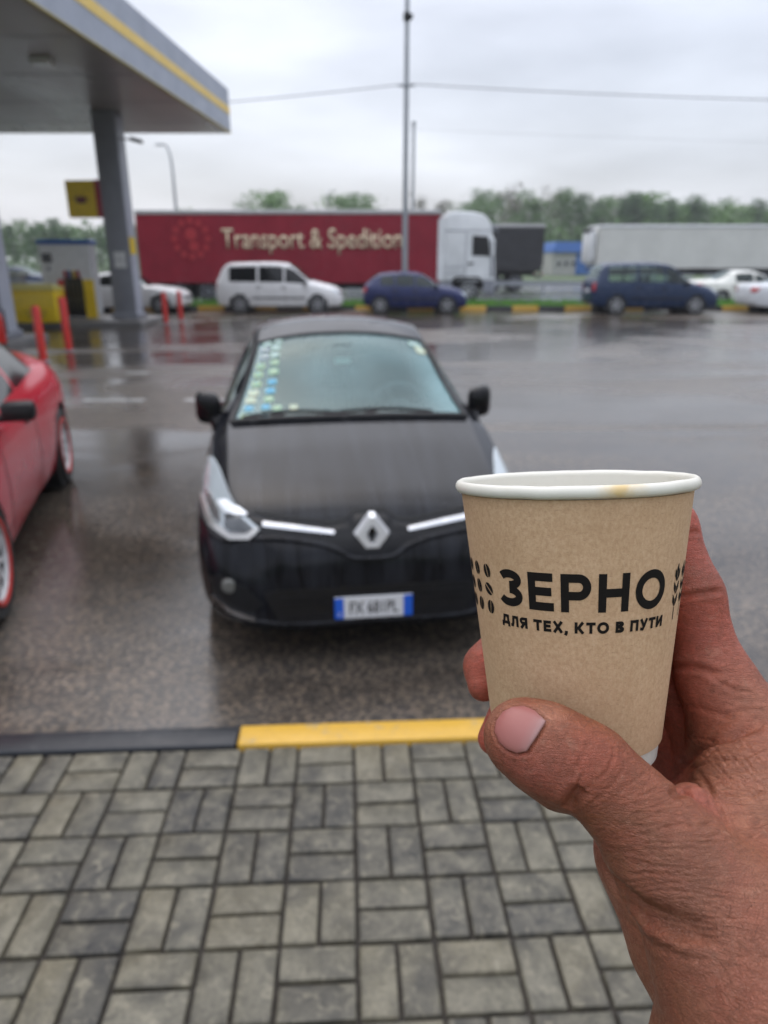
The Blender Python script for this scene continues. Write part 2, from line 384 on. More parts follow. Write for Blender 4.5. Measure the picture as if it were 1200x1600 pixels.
# crash barrier
gr = thing('crash_barrier', (0, 42, 0), 0, label='long grey crash barrier beyond the wet road', cat='crash barrier')
bm = BM(); prism(bm, [(-.02, .44), (.03, .47), (-.02, .52), (-.02, .58), (.03, .63), (-.02, .68), (-.05, .68), (-.05, .44)], -40, 45, plane='yz'); fin(bm, 'rail', M['galv'], gr)
for k in range(22):
    bm = BM(); box(bm, (-39 + k * 4, .05, .33), (.10, .08, .72)); fin(bm, 'post', M['galv'], gr)
# ================================================================== CAR BUILDER (nose at x = 0, body along -x, ground z = 0)
def wheel(parent, x, y, r, w, rim_m, spokes=5, side=1, rim_r=None, name='wheel'):
    bm = BM(); rr = rim_r or r * .68
    prof = [(rr, -w * .5 + .01), (r * .93, -w * .5), (r * .985, -w * .40), (r, -w * .2), (r, w * .2), (r * .985, w * .40), (r * .93, w * .5), (rr, w * .5 - .01), (rr * .97, w * .3), (rr * .97, -w * .3)]
    lathe(bm, prof, 36, 'y', close=True); o = fin(bm, name, M['rubber'], parent); o.location = (x, y, r)
    bm = BM(); yo = side * (w * .5 - .012)
    lathe(bm, [(rr * 1.01, yo), (rr * .93, yo + side * .004), (rr * .90, yo - side * .03), (rr * .97, yo - side * .04)], 36, 'y', close=True)
    lathe(bm, [(.001, yo - side * .012), (rr * .2, yo - side * .012), (rr * .22, yo - side * .045), (.001, yo - side * .045)], 20, 'y')
    for k in range(spokes):
        a = 2 * math.pi * k / spokes + .3
        mt = Matrix.Rotation(-a, 3, 'Y')
        pr = [(rr * .1, -rr * (.10)), (rr * .95, -rr * .5 / spokes), (rr * .95, rr * .5 / spokes), (rr * .1, rr * .10)]
        t_ = bmesh.new(); A = [t_.verts.new(mt @ Vector((p, yo - side * .012, q))) for p, q in pr]; B = [t_.verts.new(mt @ Vector((p, yo - side * .05, q))) for p, q in pr]
        t_.faces.new(A); t_.faces.new(B[::-1])
        for i in range(4): t_.faces.new((A[i], B[i], B[(i + 1) % 4], A[(i + 1) % 4]))
        merge(bm, t_)
    fin(bm, 'rim', rim_m, o)
    bm = BM(); lathe(bm, [(.001, yo - side * .07), (rr * .97, yo - side * .07), (rr * .97, yo - side * .075), (.001, yo - side * .075)], 24, 'y'); fin(bm, 'brake_disc', M['dark'], o)
    return o
GF = [0, .07, .25, .5, .72, .88, 1.0]; TF = [0, .05, .12, .25, .45, .7, 1.0]
def section(zs, zb, zt, w, wb, wt):
    hb = zb - zs; cr = min(.065, .28 * max(zt - zb, .02)); zr = zt - cr
    P = [(0, zs), (w * .55, zs), (w * .86, zs + .008), (w * .955, zs + .05), (w * .985, zs + .2 * hb), (w, zs + .40 * hb), (w, zs + .58 * hb), (w * .993, zs + .74 * hb), (wb + (w - wb) * .62, zs + .88 * hb), (wb + (w - wb) * .2, zs + .965 * hb)]
    for g in GF: P.append((wb + (wt - wb) * g + .018 * 4 * g * (1 - g) * min(1, (zr - zb) / .3), zb + (zr - zb) * g))
    for q in TF[1:]: P.append((wt * (1 - q), zr + cr * (1 - (1 - q) ** 2.3)))
    return P
NB = 10
def loft_car(root, sp, body_m):
    st = np.array(sp['st'], float); s0 = st[:, 0]; L = s0[-1]
    br = [sp['cowl'], sp['header'], *sp.get('rear', ())] + [q for w_ in sp['win'] for q in w_]
    ss = np.unique(np.round(np.concatenate([np.linspace(0, .3, 13), np.linspace(.3, L - .25, int(L * 15)), np.linspace(L - .25, L, 9), br]), 4))
    keep = [ss[0]]
    for q in ss[1:]:
        if q - keep[-1] < .012 and q not in br: continue
        keep.append(q)
    ss = np.array(keep)
    D = np.stack([pchip(s0, st[:, k], ss) for k in range(1, 7)], 1)
    half = [section(*d) for d in D]; NJ = len(half[0]); V = []
    for s, h in zip(ss, half):
        for sg in (1, -1):
            for (y, z) in h: V.append((-s, y * sg, z))
    idx = lambda i, sg, j: i * 2 * NJ + (0 if sg > 0 else NJ) + j
    V = np.array(V)
    wr = sp['wr'] + sp.get('arch', .05)
    for sw in sp['wheels']:                      # snap the body to clean round wheel arches
        dx, dz = V[:, 0] + sw, V[:, 2] - sp['wr']; d = np.hypot(dx, dz)
        k = (np.abs(V[:, 1]) > .5) & (d > wr - .055) & (d < wr + .04) & (dz > -.2)
        f_ = wr / np.maximum(d, 1e-6); V[k, 0] = -sw + dx[k] * f_[k]; V[k, 2] = sp['wr'] + dz[k] * f_[k]
    faces, tags = [], []
    glassf = {}
    jg0, jg1 = NB, NB + len(GF) - 1
    for i in range(len(ss) - 1):
        sm = (ss[i] + ss[i + 1]) / 2
        for sg in (1, -1):
            for j in range(NJ - 1):
                q = [idx(i, sg, j), idx(i, sg, j + 1), idx(i + 1, sg, j + 1), idx(i + 1, sg, j)]
                c = V[q].mean(0)
                if any(math.hypot(c[0] + sw, c[2] - sp['wr']) < wr - .004 and abs(c[1]) > .5 for sw in sp['wheels']): continue
                key = None
                if jg0 + 1 <= j < jg1 - 1:
                    for wi, (a, b) in enumerate(sp['win']):
                        if a < sm < b: key = ('side_window', wi, sg)
                elif j >= jg1 + 1:
                    if sp['cowl'] < sm < sp['header']: key = ('windscreen',)
                    elif 'rear' in sp and sp['rear'][0] < sm < sp['rear'][1]: key = ('rear_window',)
                if sg < 0: q = q[::-1]
                (glassf.setdefault(key, []) if key else faces).append(q)
    for i in (0, len(ss) - 1):
        loop = [idx(i, 1, j) for j in range(NJ)] + [idx(i, -1, j) for j in range(NJ - 2, 0, -1)]
        faces.append(loop)
    def sub(fs, name, m):
        us = sorted({v for f in fs for v in f}); mp_ = {v: k for k, v in enumerate(us)}
        bm = BM(); vs = [bm.verts.new(V[u]) for u in us]
        for f in fs:
            try: bm.faces.new([vs[mp_[v]] for v in f])
            except ValueError: pass
        bmesh.ops.remove_doubles(bm, verts=bm.verts, dist=1e-4)
        return fin(bm, name, m, root, smooth=40)
    body = sub(faces, 'body', body_m)
    if sp.get('solid'):
        pass
    gm = {'side_window': M[sp.get('side_glass', 'glass_tint')], 'windscreen': M[sp.get('front_glass', 'glass_tint')], 'rear_window': M[sp.get('side_glass', 'glass_tint')]}
    for key, fs in glassf.items(): sub(fs, key[0], gm[key[0]])
    bm = BM()
    wi_ = .28
    for sw in sp['wheels']:
        for sg in (1, -1):
            lathe(bm, [(wr, sg * (sp['wy'] + sp['ww'] * .35)), (wr, sg * (sp['wy'] - wi_)), (.05, sg * (sp['wy'] - wi_))], 28, 'y', c=(-sw, 0, sp['wr']))
    box(bm, (-L / 2, 0, sp['clear'] + .05), (L * .8, sp['wy'] * 1.5, .06))
    fin(bm, 'underbody', M['dark'], root)
    allp = [tuple(v) for v in V]
    bvh = BVHTree.FromPolygons(allp, faces + [f for fs in glassf.values() for f in fs])
    for k, sw in enumerate(sp['wheels']):
        for sg in (1, -1):
            wo_ = wheel(root, -sw, sg * sp['wy'], sp['wr'], sp['ww'], M[sp.get('rim', 'alloy')], sp.get('spokes', 5), sg)
            if sp.get('stripe'):
                bm = BM(); r0 = sp['wr'] * .70; y0 = sg * (sp['ww'] * .5 + .002); lathe(bm, [(r0 - .006, y0), (r0 + .012, y0), (r0 + .012, y0 - sg * .014), (r0 - .006, y0 - sg * .014)], 36, 'y', close=True); fin(bm, 'rim_stripe', M['red_paint'], wo_)
    return body, bvh
def panel(root, bvh, name, poly, m, axis='front', off=.004, thick=.01, h=.05, smooth=50, **kw):
    """a moulded piece: outline given on a plane, laid onto the body surface with real thickness"""
    t = bmesh.new(); vs = [t.verts.new((a, b, 0)) for a, b in poly]; t.faces.new(vs)
    bmesh.ops.triangulate(t, faces=t.faces)
    for _ in range(6):
        es = [e for e in t.edges if e.calc_length() > h]
        if not es: break
        bmesh.ops.subdivide_edges(t, edges=es, cuts=1); bmesh.ops.triangulate(t, faces=[f for f in t.faces if len(f.verts) > 3])
    d = {'front': Vector((-1, 0, 0)), 'rear': Vector((1, 0, 0)), 'left': Vector((0, -1, 0)), 'right': Vector((0, 1, 0)), 'top': Vector((0, 0, -1))}[axis]
    ok = True
    for q in t.verts:
        a, b, _ = q.co
        o = {'front': Vector((3, a, b)), 'rear': Vector((-12, a, b)), 'left': Vector((a, 4, b)), 'right': Vector((a, -4, b)), 'top': Vector((a, b, 4))}[axis]
        hit, nor, _i, _d = bvh.ray_cast(o, d)
        if hit is None:
            hit, nor, _i, _d = bvh.find_nearest(o + d * 3.2)
        if nor.dot(d) > 0: nor = -nor
        q.co = hit - d * off * .5 + nor * off * .5
    be = [e for e in t.edges if e.is_boundary]
    r = bmesh.ops.extrude_edge_only(t, edges=be)
    nv = [v for v in r['geom'] if isinstance(v, bmesh.types.BMVert)]
    bmesh.ops.translate(t, vec=d * thick, verts=nv)
    return fin(t, name, m, root, smooth=smooth, **kw)
def mirror_y(poly): return [(-a, b) for a, b in poly][::-1]
def lamps(root, bvh, sp, L):
    for sg in (1, -1):
        p = [(sg * a, b) for a, b in sp['head']]
        panel(root, bvh, 'headlight', p, M['lamp_glass'], 'front', .012, .03)
        p = [(sg * a, b) for a, b in sp['tail']]
        panel(root, bvh, 'tail_light', p, M['red_lamp'], 'rear', .012, .03)
        ax = 'left' if sg > 0 else 'right'
        for (x, z) in sp['handles']:
            panel(root, bvh, 'door_handle', [(x - .1, z), (x + .1, z), (x + .1, z + .03), (x - .1, z + .03)], sp.get('handle_m', M['black_plastic']), ax, .02, .02)
        for x in sp.get('gaps', ()):
            panel(root, bvh, 'door_gap', [(x - .006, sp['clear'] + .14), (x + .006, sp['clear'] + .14), (x + .006, sp['beltz']), (x - .006, sp['beltz'])], M['dark'], ax, .002, .006)
        bm = BM(); mx, my, mz = sp['mirror']
        box(bm, (mx, sg * (my + .06), mz), (.13, .19, .115), .035, seg=2); box(bm, (mx, sg * (my - .04), mz - .04), (.06, .12, .04), .01)
        fin(bm, 'side_mirror', sp.get('mirror_m', M['black_plastic']), root)
    z = sp['sillz']
    for sg in (1, -1):
        ax = 'left' if sg > 0 else 'right'
        x0, x1 = -(sp['wheels'][0] + sp['wr'] + .1), -(sp['wheels'][1] - sp['wr'] - .1)
        if sp.get('rub'): panel(root, bvh, 'rubbing_strip', [(x0, sp['rub']), (x1, sp['rub']), (x1, sp['rub'] + .05), (x0, sp['rub'] + .05)], M['black_plastic'], ax, .01, .012)
    panel(root, bvh, 'front_grille', [(-.38, sp['grz']), (.38, sp['grz']), (.4, sp['grz'] + .09), (-.4, sp['grz'] + .09)], M['black_plastic'], 'front', .006, .02)
    for ax in ('front', 'rear'):
        zz = sp['plz'] if ax == 'front' else sp['rplz']
        panel(root, bvh, 'number_plate', [(-.26, zz - .055), (.26, zz - .055), (.26, zz + .055), (-.26, zz + .055)], M['plate_white'], ax, .012, .02, h=.2)
def seats(root, x, zc, m, ys=(-.36, .36)):
    for y in ys:
        bm = BM()
        box(bm, (x, y, zc), (.5, .48, .16), .06, seg=2); box(bm, (x - .3, y, zc + .32), (.14, .46, .62), .06, rot=Matrix.Rotation(R(-12), 3, 'Y'), seg=2)
        box(bm, (x - .38, y, zc + .72), (.1, .26, .18), .045, seg=2); fin(bm, 'seat', m, root)
M['seat_cloth'] = worn('seat_cloth', (.035, .035, .038), .9, .2, 20)

SPEC = {}
SPEC['mpv'] = dict(st=[(0, .36, .50, .58, .56, .48, .38), (.05, .27, .62, .72, .74, .66, .52), (.15, .23, .74, .83, .83, .75, .62), (.5, .22, .88, .97, .89, .81, .70), (1.0, .22, .98, 1.09, .90, .84, .72), (1.85, .22, 1.01, 1.68, .90, .86, .66), (2.5, .22, 1.02, 1.74, .90, .86, .66), (3.9, .24, 1.05, 1.71, .90, .85, .64), (4.12, .26, 1.07, 1.65, .89, .84, .62), (4.38, .30, 1.08, 1.16, .84, .78, .68), (4.44, .38, .98, 1.02, .72, .66, .56)],
    cowl=1.08, header=1.83, rear=(4.12, 4.36), win=[(1.25, 1.98), (2.04, 2.9), (2.98, 3.95)], wheels=(.86, 3.62), wr=.32, wy=.79, ww=.2, clear=.2, beltz=.98, sillz=.3, rub=.52,
    head=[(.48, .66), (.80, .70), (.80, .86), (.52, .78)], tail=[(.62, .80), (.83, .80), (.80, 1.06), (.66, 1.06)], handles=[(-2.05, .88), (-2.9, .9)], gaps=[-2.0, -2.95], mirror=(-1.25, .90, 1.05), grz=.62, plz=.42, rplz=.78)
SPEC['hatch'] = dict(st=[(0, .34, .46, .55, .52, .44, .36), (.05, .25, .56, .66, .68, .6, .5), (.15, .21, .66, .76, .77, .69, .58), (.5, .19, .80, .88, .82, .74, .64), (.95, .19, .87, .95, .83, .77, .66), (1.65, .19, .89, 1.36, .83, .78, .57), (2.1, .19, .90, 1.42, .83, .78, .57), (3.0, .2, .93, 1.38, .83, .77, .55), (3.3, .22, .95, 1.30, .82, .75, .54), (3.62, .26, .94, 1.02, .76, .70, .58), (3.72, .36, .84, .88, .64, .58, .48)],
    cowl=.98, header=1.65, rear=(3.18, 3.6), win=[(1.15, 1.85), (1.91, 2.55), (2.62, 3.1)], wheels=(.74, 3.12), wr=.29, wy=.72, ww=.18, clear=.17, beltz=.87, sillz=.28, rub=.48,
    head=[(.42, .56), (.72, .60), (.72, .72), (.46, .66)], tail=[(.56, .70), (.76, .72), (.74, .9), (.6, .9)], handles=[(-1.9, .78), (-2.6, .8)], gaps=[-1.88, -2.62], mirror=(-1.15, .83, .93), grz=.5, plz=.4, rplz=.6)
SPEC['sedan'] = dict(st=[(0, .34, .46, .55, .54, .46, .38), (.05, .25, .56, .65, .70, .62, .52), (.15, .21, .66, .74, .79, .71, .6), (.6, .19, .80, .87, .85, .77, .66), (1.2, .19, .88, .95, .86, .80, .68), (1.95, .19, .90, 1.36, .86, .80, .58), (2.4, .19, .91, 1.41, .86, .80, .58), (3.0, .19, .92, 1.36, .86, .80, .57), (3.65, .21, .95, 1.05, .85, .78, .62), (4.2, .25, .94, 1.02, .82, .75, .62), (4.36, .3, .90, .97, .76, .70, .58), (4.42, .4, .8, .85, .66, .6, .5)],
    cowl=1.22, header=1.95, rear=(3.02, 3.63), win=[(1.4, 2.1), (2.16, 2.9)], wheels=(.82, 3.42), wr=.31, wy=.74, ww=.19, clear=.17, beltz=.88, sillz=.28,
    head=[(.42, .54), (.74, .58), (.74, .70), (.46, .64)], tail=[(.5, .74), (.78, .74), (.78, .90), (.52, .90)], handles=[(-2.15, .78), (-2.95, .8)], gaps=[-2.13, -3.0], mirror=(-1.45, .86, .93), grz=.5, plz=.4, rplz=.6)
SPEC['coupe'] = dict(st=[(0, .30, .42, .50, .54, .46, .38), (.06, .22, .52, .60, .72, .64, .52), (.2, .18, .64, .71, .82, .73, .6), (.7, .17, .80, .86, .88, .79, .66), (1.3, .17, .90, .97, .88, .82, .66), (2.1, .17, .94, 1.36, .87, .80, .56), (2.5, .17, .95, 1.42, .87, .80, .55), (3.0, .18, .98, 1.38, .89, .79, .53), (3.6, .2, 1.0, 1.16, .90, .78, .56), (4.05, .24, .95, 1.06, .84, .74, .58), (4.25, .34, .8, .86, .7, .62, .5)],
    cowl=1.32, header=2.1, rear=(2.95, 3.6), win=[(1.55, 2.42), (2.48, 3.2)], wheels=(.88, 3.47), wr=.325, wy=.79, ww=.22, clear=.15, beltz=.86, sillz=.26,
    head=[(.42, .5), (.76, .56), (.76, .68), (.46, .6)], tail=[(.5, .7), (.78, .7), (.78, .84), (.52, .84)], handles=[(-2.35, .78)], gaps=[-1.45, -2.55], mirror=(-1.62, .90, .98), grz=.42, plz=.36, rplz=.55, rim='white_paint_rim', spokes=10, stripe=1)
def car(kind, name, body_m, loc, rz, over=None, **kw):
    sp = dict(SPEC[kind]); sp.update(over or {})
    root = thing(name, loc, rz, **kw); body, bvh = loft_car(root, sp, body_m); lamps(root, bvh, sp, sp['st'][-1][0])
    seats(root, -sp['header'] - .25, .48, M['seat_cloth'])
    return root, bvh, sp
P_white = paint('white_car_paint', (.80, .80, .80)); P_navy = paint('navy_car_paint', (.004, .020, .065)); P_blue = paint('blue_car_paint', (.006, .014, .085))
P_red = paint('red_car_paint', (.50, .005, .026), .12); P_silver = paint('silver_car_paint', (.62, .64, .66)); P_cream = paint('cream_car_paint', (.76, .76, .70))
GP = 'cars parked along the far kerb'
car('mpv', 'parked_minivan', P_white, (-1.50, 27.05, 0), 0, dict(side_glass='glass_dark'), label='white minivan with dark side windows parked in front of the red lorry trailer', cat='minivan', group=GP)
car('hatch', 'parked_hatchback', P_blue, (2.98, 27.0, 0), 0, dict(wheels=(.74, 3.12)), label='small dark blue hatchback parked at the foot of the tall pole', cat='car', group=GP)
car('mpv', 'parked_minivan', P_navy, (11.72, 26.6, 0), 0, dict(side_glass='glass_clear'), label='navy blue minivan with see-through windows parked before the white trailer', cat='minivan', group=GP)
car('sedan', 'parked_sedan', P_white, (-7.15, 27.1, 0), 0, label='white sedan parked behind the canopy column and red bollards', cat='car', group=GP)
car('sedan', 'parked_sedan', P_cream, (17.3, 31.3, 0), 0, label='cream sedan on the wet road behind the navy minivan', cat='car')
car('sedan', 'parked_sedan', P_silver, (17.4, 26.8, 0), 0, label='silver car with red tail light cut off by the right edge', cat='car', group=GP)
car('coupe', 'red_coupe', P_red, (-2.66, 2.36, 0), R(-74.3), dict(side_glass='glass_dark', front_glass='glass_dark', rub=None), label='red coupe with white alloy wheels and black mirror at left', cat='car')
# ================================================================== BLACK HATCHBACK IN FRONT OF THE KERB
m = mat('wet_black_paint', (.006, .006, .008), .16); t = NT(m); v = t.obj()
dr = t.n('ShaderNodeTexVoronoi'); dr.inputs['Scale'].default_value = 150; t.l(v, dr.inputs['Vector'])
vstr = t.obj((.35, 3.2, .8))
t.rough(t.mr(t.noise(3.2, 5, .65, vstr), .3, .7, .05, .20)); t.bump(t.mr(dr.outputs['Distance'], 0, .35, 1, 0), .06, .0015); t.b.inputs['Specular IOR Level'].default_value = .24
t.col(t.ramp(t.noise(2.6, 6, .7, t.obj((.3, 5.0, .6)), .4), [(.42, (.004, .004, .0055)), (.62, (.014, .015, .019)), (.8, (.026, .027, .033))]))   # pale streaks drawn out lengthwise
M['clio_paint'] = m
clio = dict(st=[
    (0.00, .215, .43, .545, .50, .44, .36), (.03, .20, .50, .615, .625, .545, .44), (.08, .19, .565, .675, .715, .625, .52), (.16, .185, .635, .745, .785, .695, .60),
    (.30, .18, .715, .800, .838, .745, .655), (.5, .175, .79, .850, .860, .770, .680), (.75, .17, .855, .905, .868, .785, .695), (1.06, .165, .915, .965, .868, .80, .715),
    (1.86, .165, .955, 1.375, .866, .80, .575), (2.3, .165, .985, 1.445, .866, .80, .575), (3.1, .17, 1.04, 1.41, .866, .79, .55), (3.55, .19, 1.07, 1.33, .86, .77, .53), (3.88, .24, 1.0, 1.06, .80, .70, .56), (4.0, .34, .86, .92, .68, .58, .48)],
    cowl=1.08, header=1.84, rear=(3.4, 3.84), win=[(1.40, 2.05), (2.12, 2.9), (2.98, 3.4)], wheels=(.85, 3.43), wr=.315, wy=.765, ww=.20, clear=.15,
    side_glass='glass_tint', front_glass='glass_fogged', rim='alloy')
A_CL = R(-82.6)
clio['st'] = [(a, b, c, d, e * .97, f * .97, g * .97) for a, b, c, d, e, f, g in clio['st']]; clio['wy'] *= .97
cr = thing('black_hatchback', (-.05, 2.97, 0), A_CL, label='black hatchback facing the kerb with a diamond badge and stickered windscreen', cat='car')
body, cb = loft_car(cr, clio, M['clio_paint'])
GB = worn('gloss_black_trim', (.006, .006, .007), .12, .2, 10)
GB.node_tree.nodes['Principled BSDF'].inputs['Specular IOR Level'].default_value = .22; MB_ = M['black_plastic']
# bonnet shut line, grille band, lower grille
def band(pts, w):      # a ribbon outline along a polyline
    up = [(a, b + w / 2) for a, b in pts]; dn = [(a, b - w / 2) for a, b in pts][::-1]; return up + dn
def sym(half): return [(-a, b) for a, b in half[::-1] if a > 1e-6] + half
panel(cr, cb, 'bonnet_gap', band(sym([(0, .735), (.075, .732), (.125, .700), (.19, .694), (.40, .718), (.53, .735)]), .012), M['dark'], h=.04, off=.003, thick=.008)
panel(cr, cb, 'grille_band', sym([(0, .718), (.065, .715), (.118, .684), (.19, .676), (.40, .700), (.545, .712)]) + sym([(0, .560), (.07, .562), (.14, .600), (.25, .628), (.45, .648), (.56, .668)])[::-1], GB, h=.04, off=.006, thick=.015)
def ridge(name, pts, r, m):
    H_ = []
    for a, b in pts:
        h = cb.ray_cast(Vector((3, a, b)), Vector((-1, 0, 0)))
        if h[0] is not None: H_.append(h[0] + Vector((.002, 0, 0)))
    bm = BM(); tube(bm, H_, r, 10); return fin(bm, name, m, cr, smooth=80)
def dense(half, n=8):
    half = sorted(half); xs_ = [q[0] for q in half]; zs_ = [q[1] for q in half]; X_ = np.linspace(0, xs_[-1], n * 5); Z_ = pchip(xs_, zs_, X_)
    return [(-a, b) for a, b in zip(X_[::-1], Z_[::-1])][:-1] + list(zip(X_, Z_))
ridge('bumper_crease', dense([(0, .548), (.08, .552), (.17, .596), (.27, .622), (.45, .640), (.56, .640), (.66, .615), (.74, .64), (.80, .69)]), .015, M['clio_paint'])
ridge('chin_crease', dense([(0, .238), (.3, .238), (.5, .252), (.62, .275), (.72, .33)]), .012, M['clio_paint'])
panel(cr, cb, 'lower_grille', sym([(0, .415), (.45, .415), (.50, .40)]) + sym([(0, .245), (.36, .245), (.44, .26)])[::-1], MB_, h=.06, off=.004, thick=.012)
for zz in (.38, .35, .275):
    panel(cr, cb, 'grille_slat', sym([(0, zz), (.43, zz)]) + sym([(0, zz - .012), (.42, zz - .012)])[::-1], MB_, h=.08, off=.012, thick=.012)
panel(cr, cb, 'chin_lip', sym([(0, .225), (.45, .228), (.60, .25)]) + sym([(0, .200), (.45, .205), (.60, .225)])[::-1], GB, h=.06, off=.014, thick=.02)
Mlens = mat('clear_lamp_reflector', (.47, .52, .54), .12, .3, .6)
Mlin = mat('lamp_silver_surround', (.48, .47, .45), .25, .6); Mdk = mat('lamp_dark_bowl', (.05, .055, .06), .08, .3, 1.0)
for sg in (1, -1):
    F_ = lambda p: [(sg * a, b) for a, b in p]
    panel(cr, cb, 'chrome_strip', F_([(.168, .662), (.172, .652), (.35, .671), (.490, .685), (.490, .699), (.35, .685)]), M['chrome'], h=.05, off=.018, thick=.022)
    hl = panel(cr, cb, 'headlight', F_([(.505, .675), (.522, .655), (.55, .640), (.59, .630), (.64, .630), (.69, .640), (.735, .663), (.772, .696), (.797, .735), (.806, .78), (.80, .815), (.785, .838), (.752, .85), (.71, .83), (.67, .80), (.63, .762), (.585, .725), (.54, .698)]), Mlens, h=.03, off=.012, thick=.03)
    for nm_, pl, mm in (('lamp_surround', [(.51, .673), (.55, .636), (.64, .626), (.735, .656), (.80, .725), (.775, .725), (.715, .676), (.64, .648), (.56, .658), (.525, .68)], Mlin),
                        ('lamp_bowl', [(.535, .680), (.57, .662), (.64, .656), (.665, .668), (.66, .712), (.595, .722)], Mdk),
                        ('indicator_bowl', [(.68, .674), (.72, .69), (.762, .728), (.77, .765), (.735, .755), (.69, .72)], mat('lamp_grey_bowl', (.2, .19, .19), .15, .5, 1.0)),
                        ('daytime_bar', [(.56, .724), (.66, .720), (.70, .745), (.66, .757), (.60, .742)], mat('daytime_bar_white', (.85, .88, .9), .15, 0, 1))):
        panel(cr, cb, nm_, F_(pl), mm, h=.03, off=.022, thick=.02).parent = hl
    fg = panel(cr, cb, 'fog_lamp_housing', F_([(.50, .345), (.56, .30), (.66, .275), (.74, .30), (.75, .44), (.70, .47), (.58, .43)]), MB_, h=.04, off=.004, thick=.01)
    bm = BM(); tt = cb.ray_cast(Vector((3, sg * .655, .425)), Vector((-1, 0, 0)))[0]
    lathe(bm, [(.001, .018), (.028, .016), (.034, .010), (.036, -.02), (.001, -.03)], 20, 'x', c=tt); fin(bm, 'fog_lamp', mat('fog_lens', (.13, .13, .12), .25), cr)
    panel(cr, cb, 'running_light_strip', F_([(.545, .262), (.66, .288), (.745, .335), (.745, .357), (.65, .312), (.545, .282)]), M['chrome'], h=.04, off=.014, thick=.018)
    ax = 'left' if sg > 0 else 'right'
    for x in (-1.15, -2.2): panel(cr, cb, 'door_gap', [(x - .005, .3), (x + .005, .3), (x + .005, .93), (x - .005, .93)], M['dark'], ax, .002, .006)
    panel(cr, cb, 'door_handle', [(-2.1, .86), (-1.9, .87), (-1.9, .90), (-2.1, .89)], M['clio_paint'], ax, .025, .025)
    bm = BM()      # door mirror: rounded shell on a slim stalk
    box(bm, (0, 0, 0), (.12, .155, .195), .055, seg=3)
    for q in bm.verts: q.co.z += .10 * (-q.co.y * sg) * 0 + (.02 if q.co.z > 0 else 0) * (q.co.y * sg) * 6; q.co.x -= .25 * (q.co.y * sg)
    bmesh.ops.translate(bm, vec=(-1.40, sg * .838, .985), verts=bm.verts)
    tube(bm, [(-1.30, sg * .765, .88), (-1.36, sg * .79, .91), (-1.40, sg * .82, .95)], [.05, .045, .04], 10)
    mr_ = fin(bm, 'side_mirror', GB, cr, smooth=60)
    panel(cr, cb, 'tail_light', F_([(.55, .80), (.80, .80), (.72, 1.0), (.58, 1.0)]), M['red_lamp'], 'rear', .012, .03)
panel(cr, cb, 'rear_number_plate', [(-.26, .62), (.26, .62), (.26, .73), (-.26, .73)], M['plate_white'], 'rear', .012, .02, h=.2)
# diamond badge
ec = cb.ray_cast(Vector((3, 0, .655)), Vector((-1, 0, 0)))[0]
bm = BM(); z0 = .655
def dia(w, h, x): return [Vector((x, 0, h)), Vector((x, w, 0)), Vector((x, 0, -h)), Vector((x, -w, 0))]
bx = ec.x + .035
O1, O2, I1, I2 = dia(.083, .118, bx - .03), dia(.072, .103, bx + .012), dia(.022, .040, bx - .03), dia(.031, .052, bx + .012)
def cut_tips(q): # blunt the tips of the diamond
    out = []
    for k in range(4):
        a, b, c = q[k - 1], q[k], q[(k + 1) % 4]; f_ = .16 if k % 2 == 0 else .0
        out += [b + (a - b) * f_, b + (c - b) * f_] if f_ else [b]
    return out
rings = [[bm.verts.new(p + Vector((0, 0, z0))) for p in cut_tips(q)] for q in (O1, O2, I2, I1)]
for A, B in zip(rings, rings[1:]):
    for k in range(6): bm.faces.new((A[k], A[(k + 1) % 6], B[(k + 1) % 6], B[k]))
fin(bm, 'diamond_badge', mat('badge_silver', (.80, .81, .83), .22, .35), cr, smooth=20)
# Italian style plate with blue end bands
PZ = .315; px_ = .022; hw, hh = .18, .055
bm = BM(); box(bm, (px_ - .004, 0, PZ), (.008, 2 * hw, 2 * hh), .002); pl = fin(bm, 'number_plate', M['plate_white'], cr)
for sg in (1, -1):
    bm = BM(); box(bm, (px_ + .0012, sg * (hw - .020), PZ), (.0012, .042, 2 * hh - .004)); fin(bm, 'blue_band', M['plate_blue'], pl, smooth=0)
bm = text_bm('FX 681PL', .088, .0012, sx=.66)
bmesh.ops.rotate(bm, cent=(0, 0, 0), matrix=Matrix(((0, 0, 1), (1, 0, 0), (0, 1, 0))), verts=bm.verts)
bmesh.ops.translate(bm, vec=(px_ + .0008, 0, PZ - .031), verts=bm.verts); fin(bm, 'plate_lettering', M['ink'], pl, smooth=0, recalc=False)
bm = text_bm('I', .03, .001); bmesh.ops.rotate(bm, cent=(0, 0, 0), matrix=Matrix(((0, 0, 1), (1, 0, 0), (0, 1, 0))), verts=bm.verts)
bmesh.ops.translate(bm, vec=(px_ + .0024, -hw + .02, PZ - .04), verts=bm.verts); fin(bm, 'country_letter', M['plate_white'], pl, smooth=0, recalc=False)
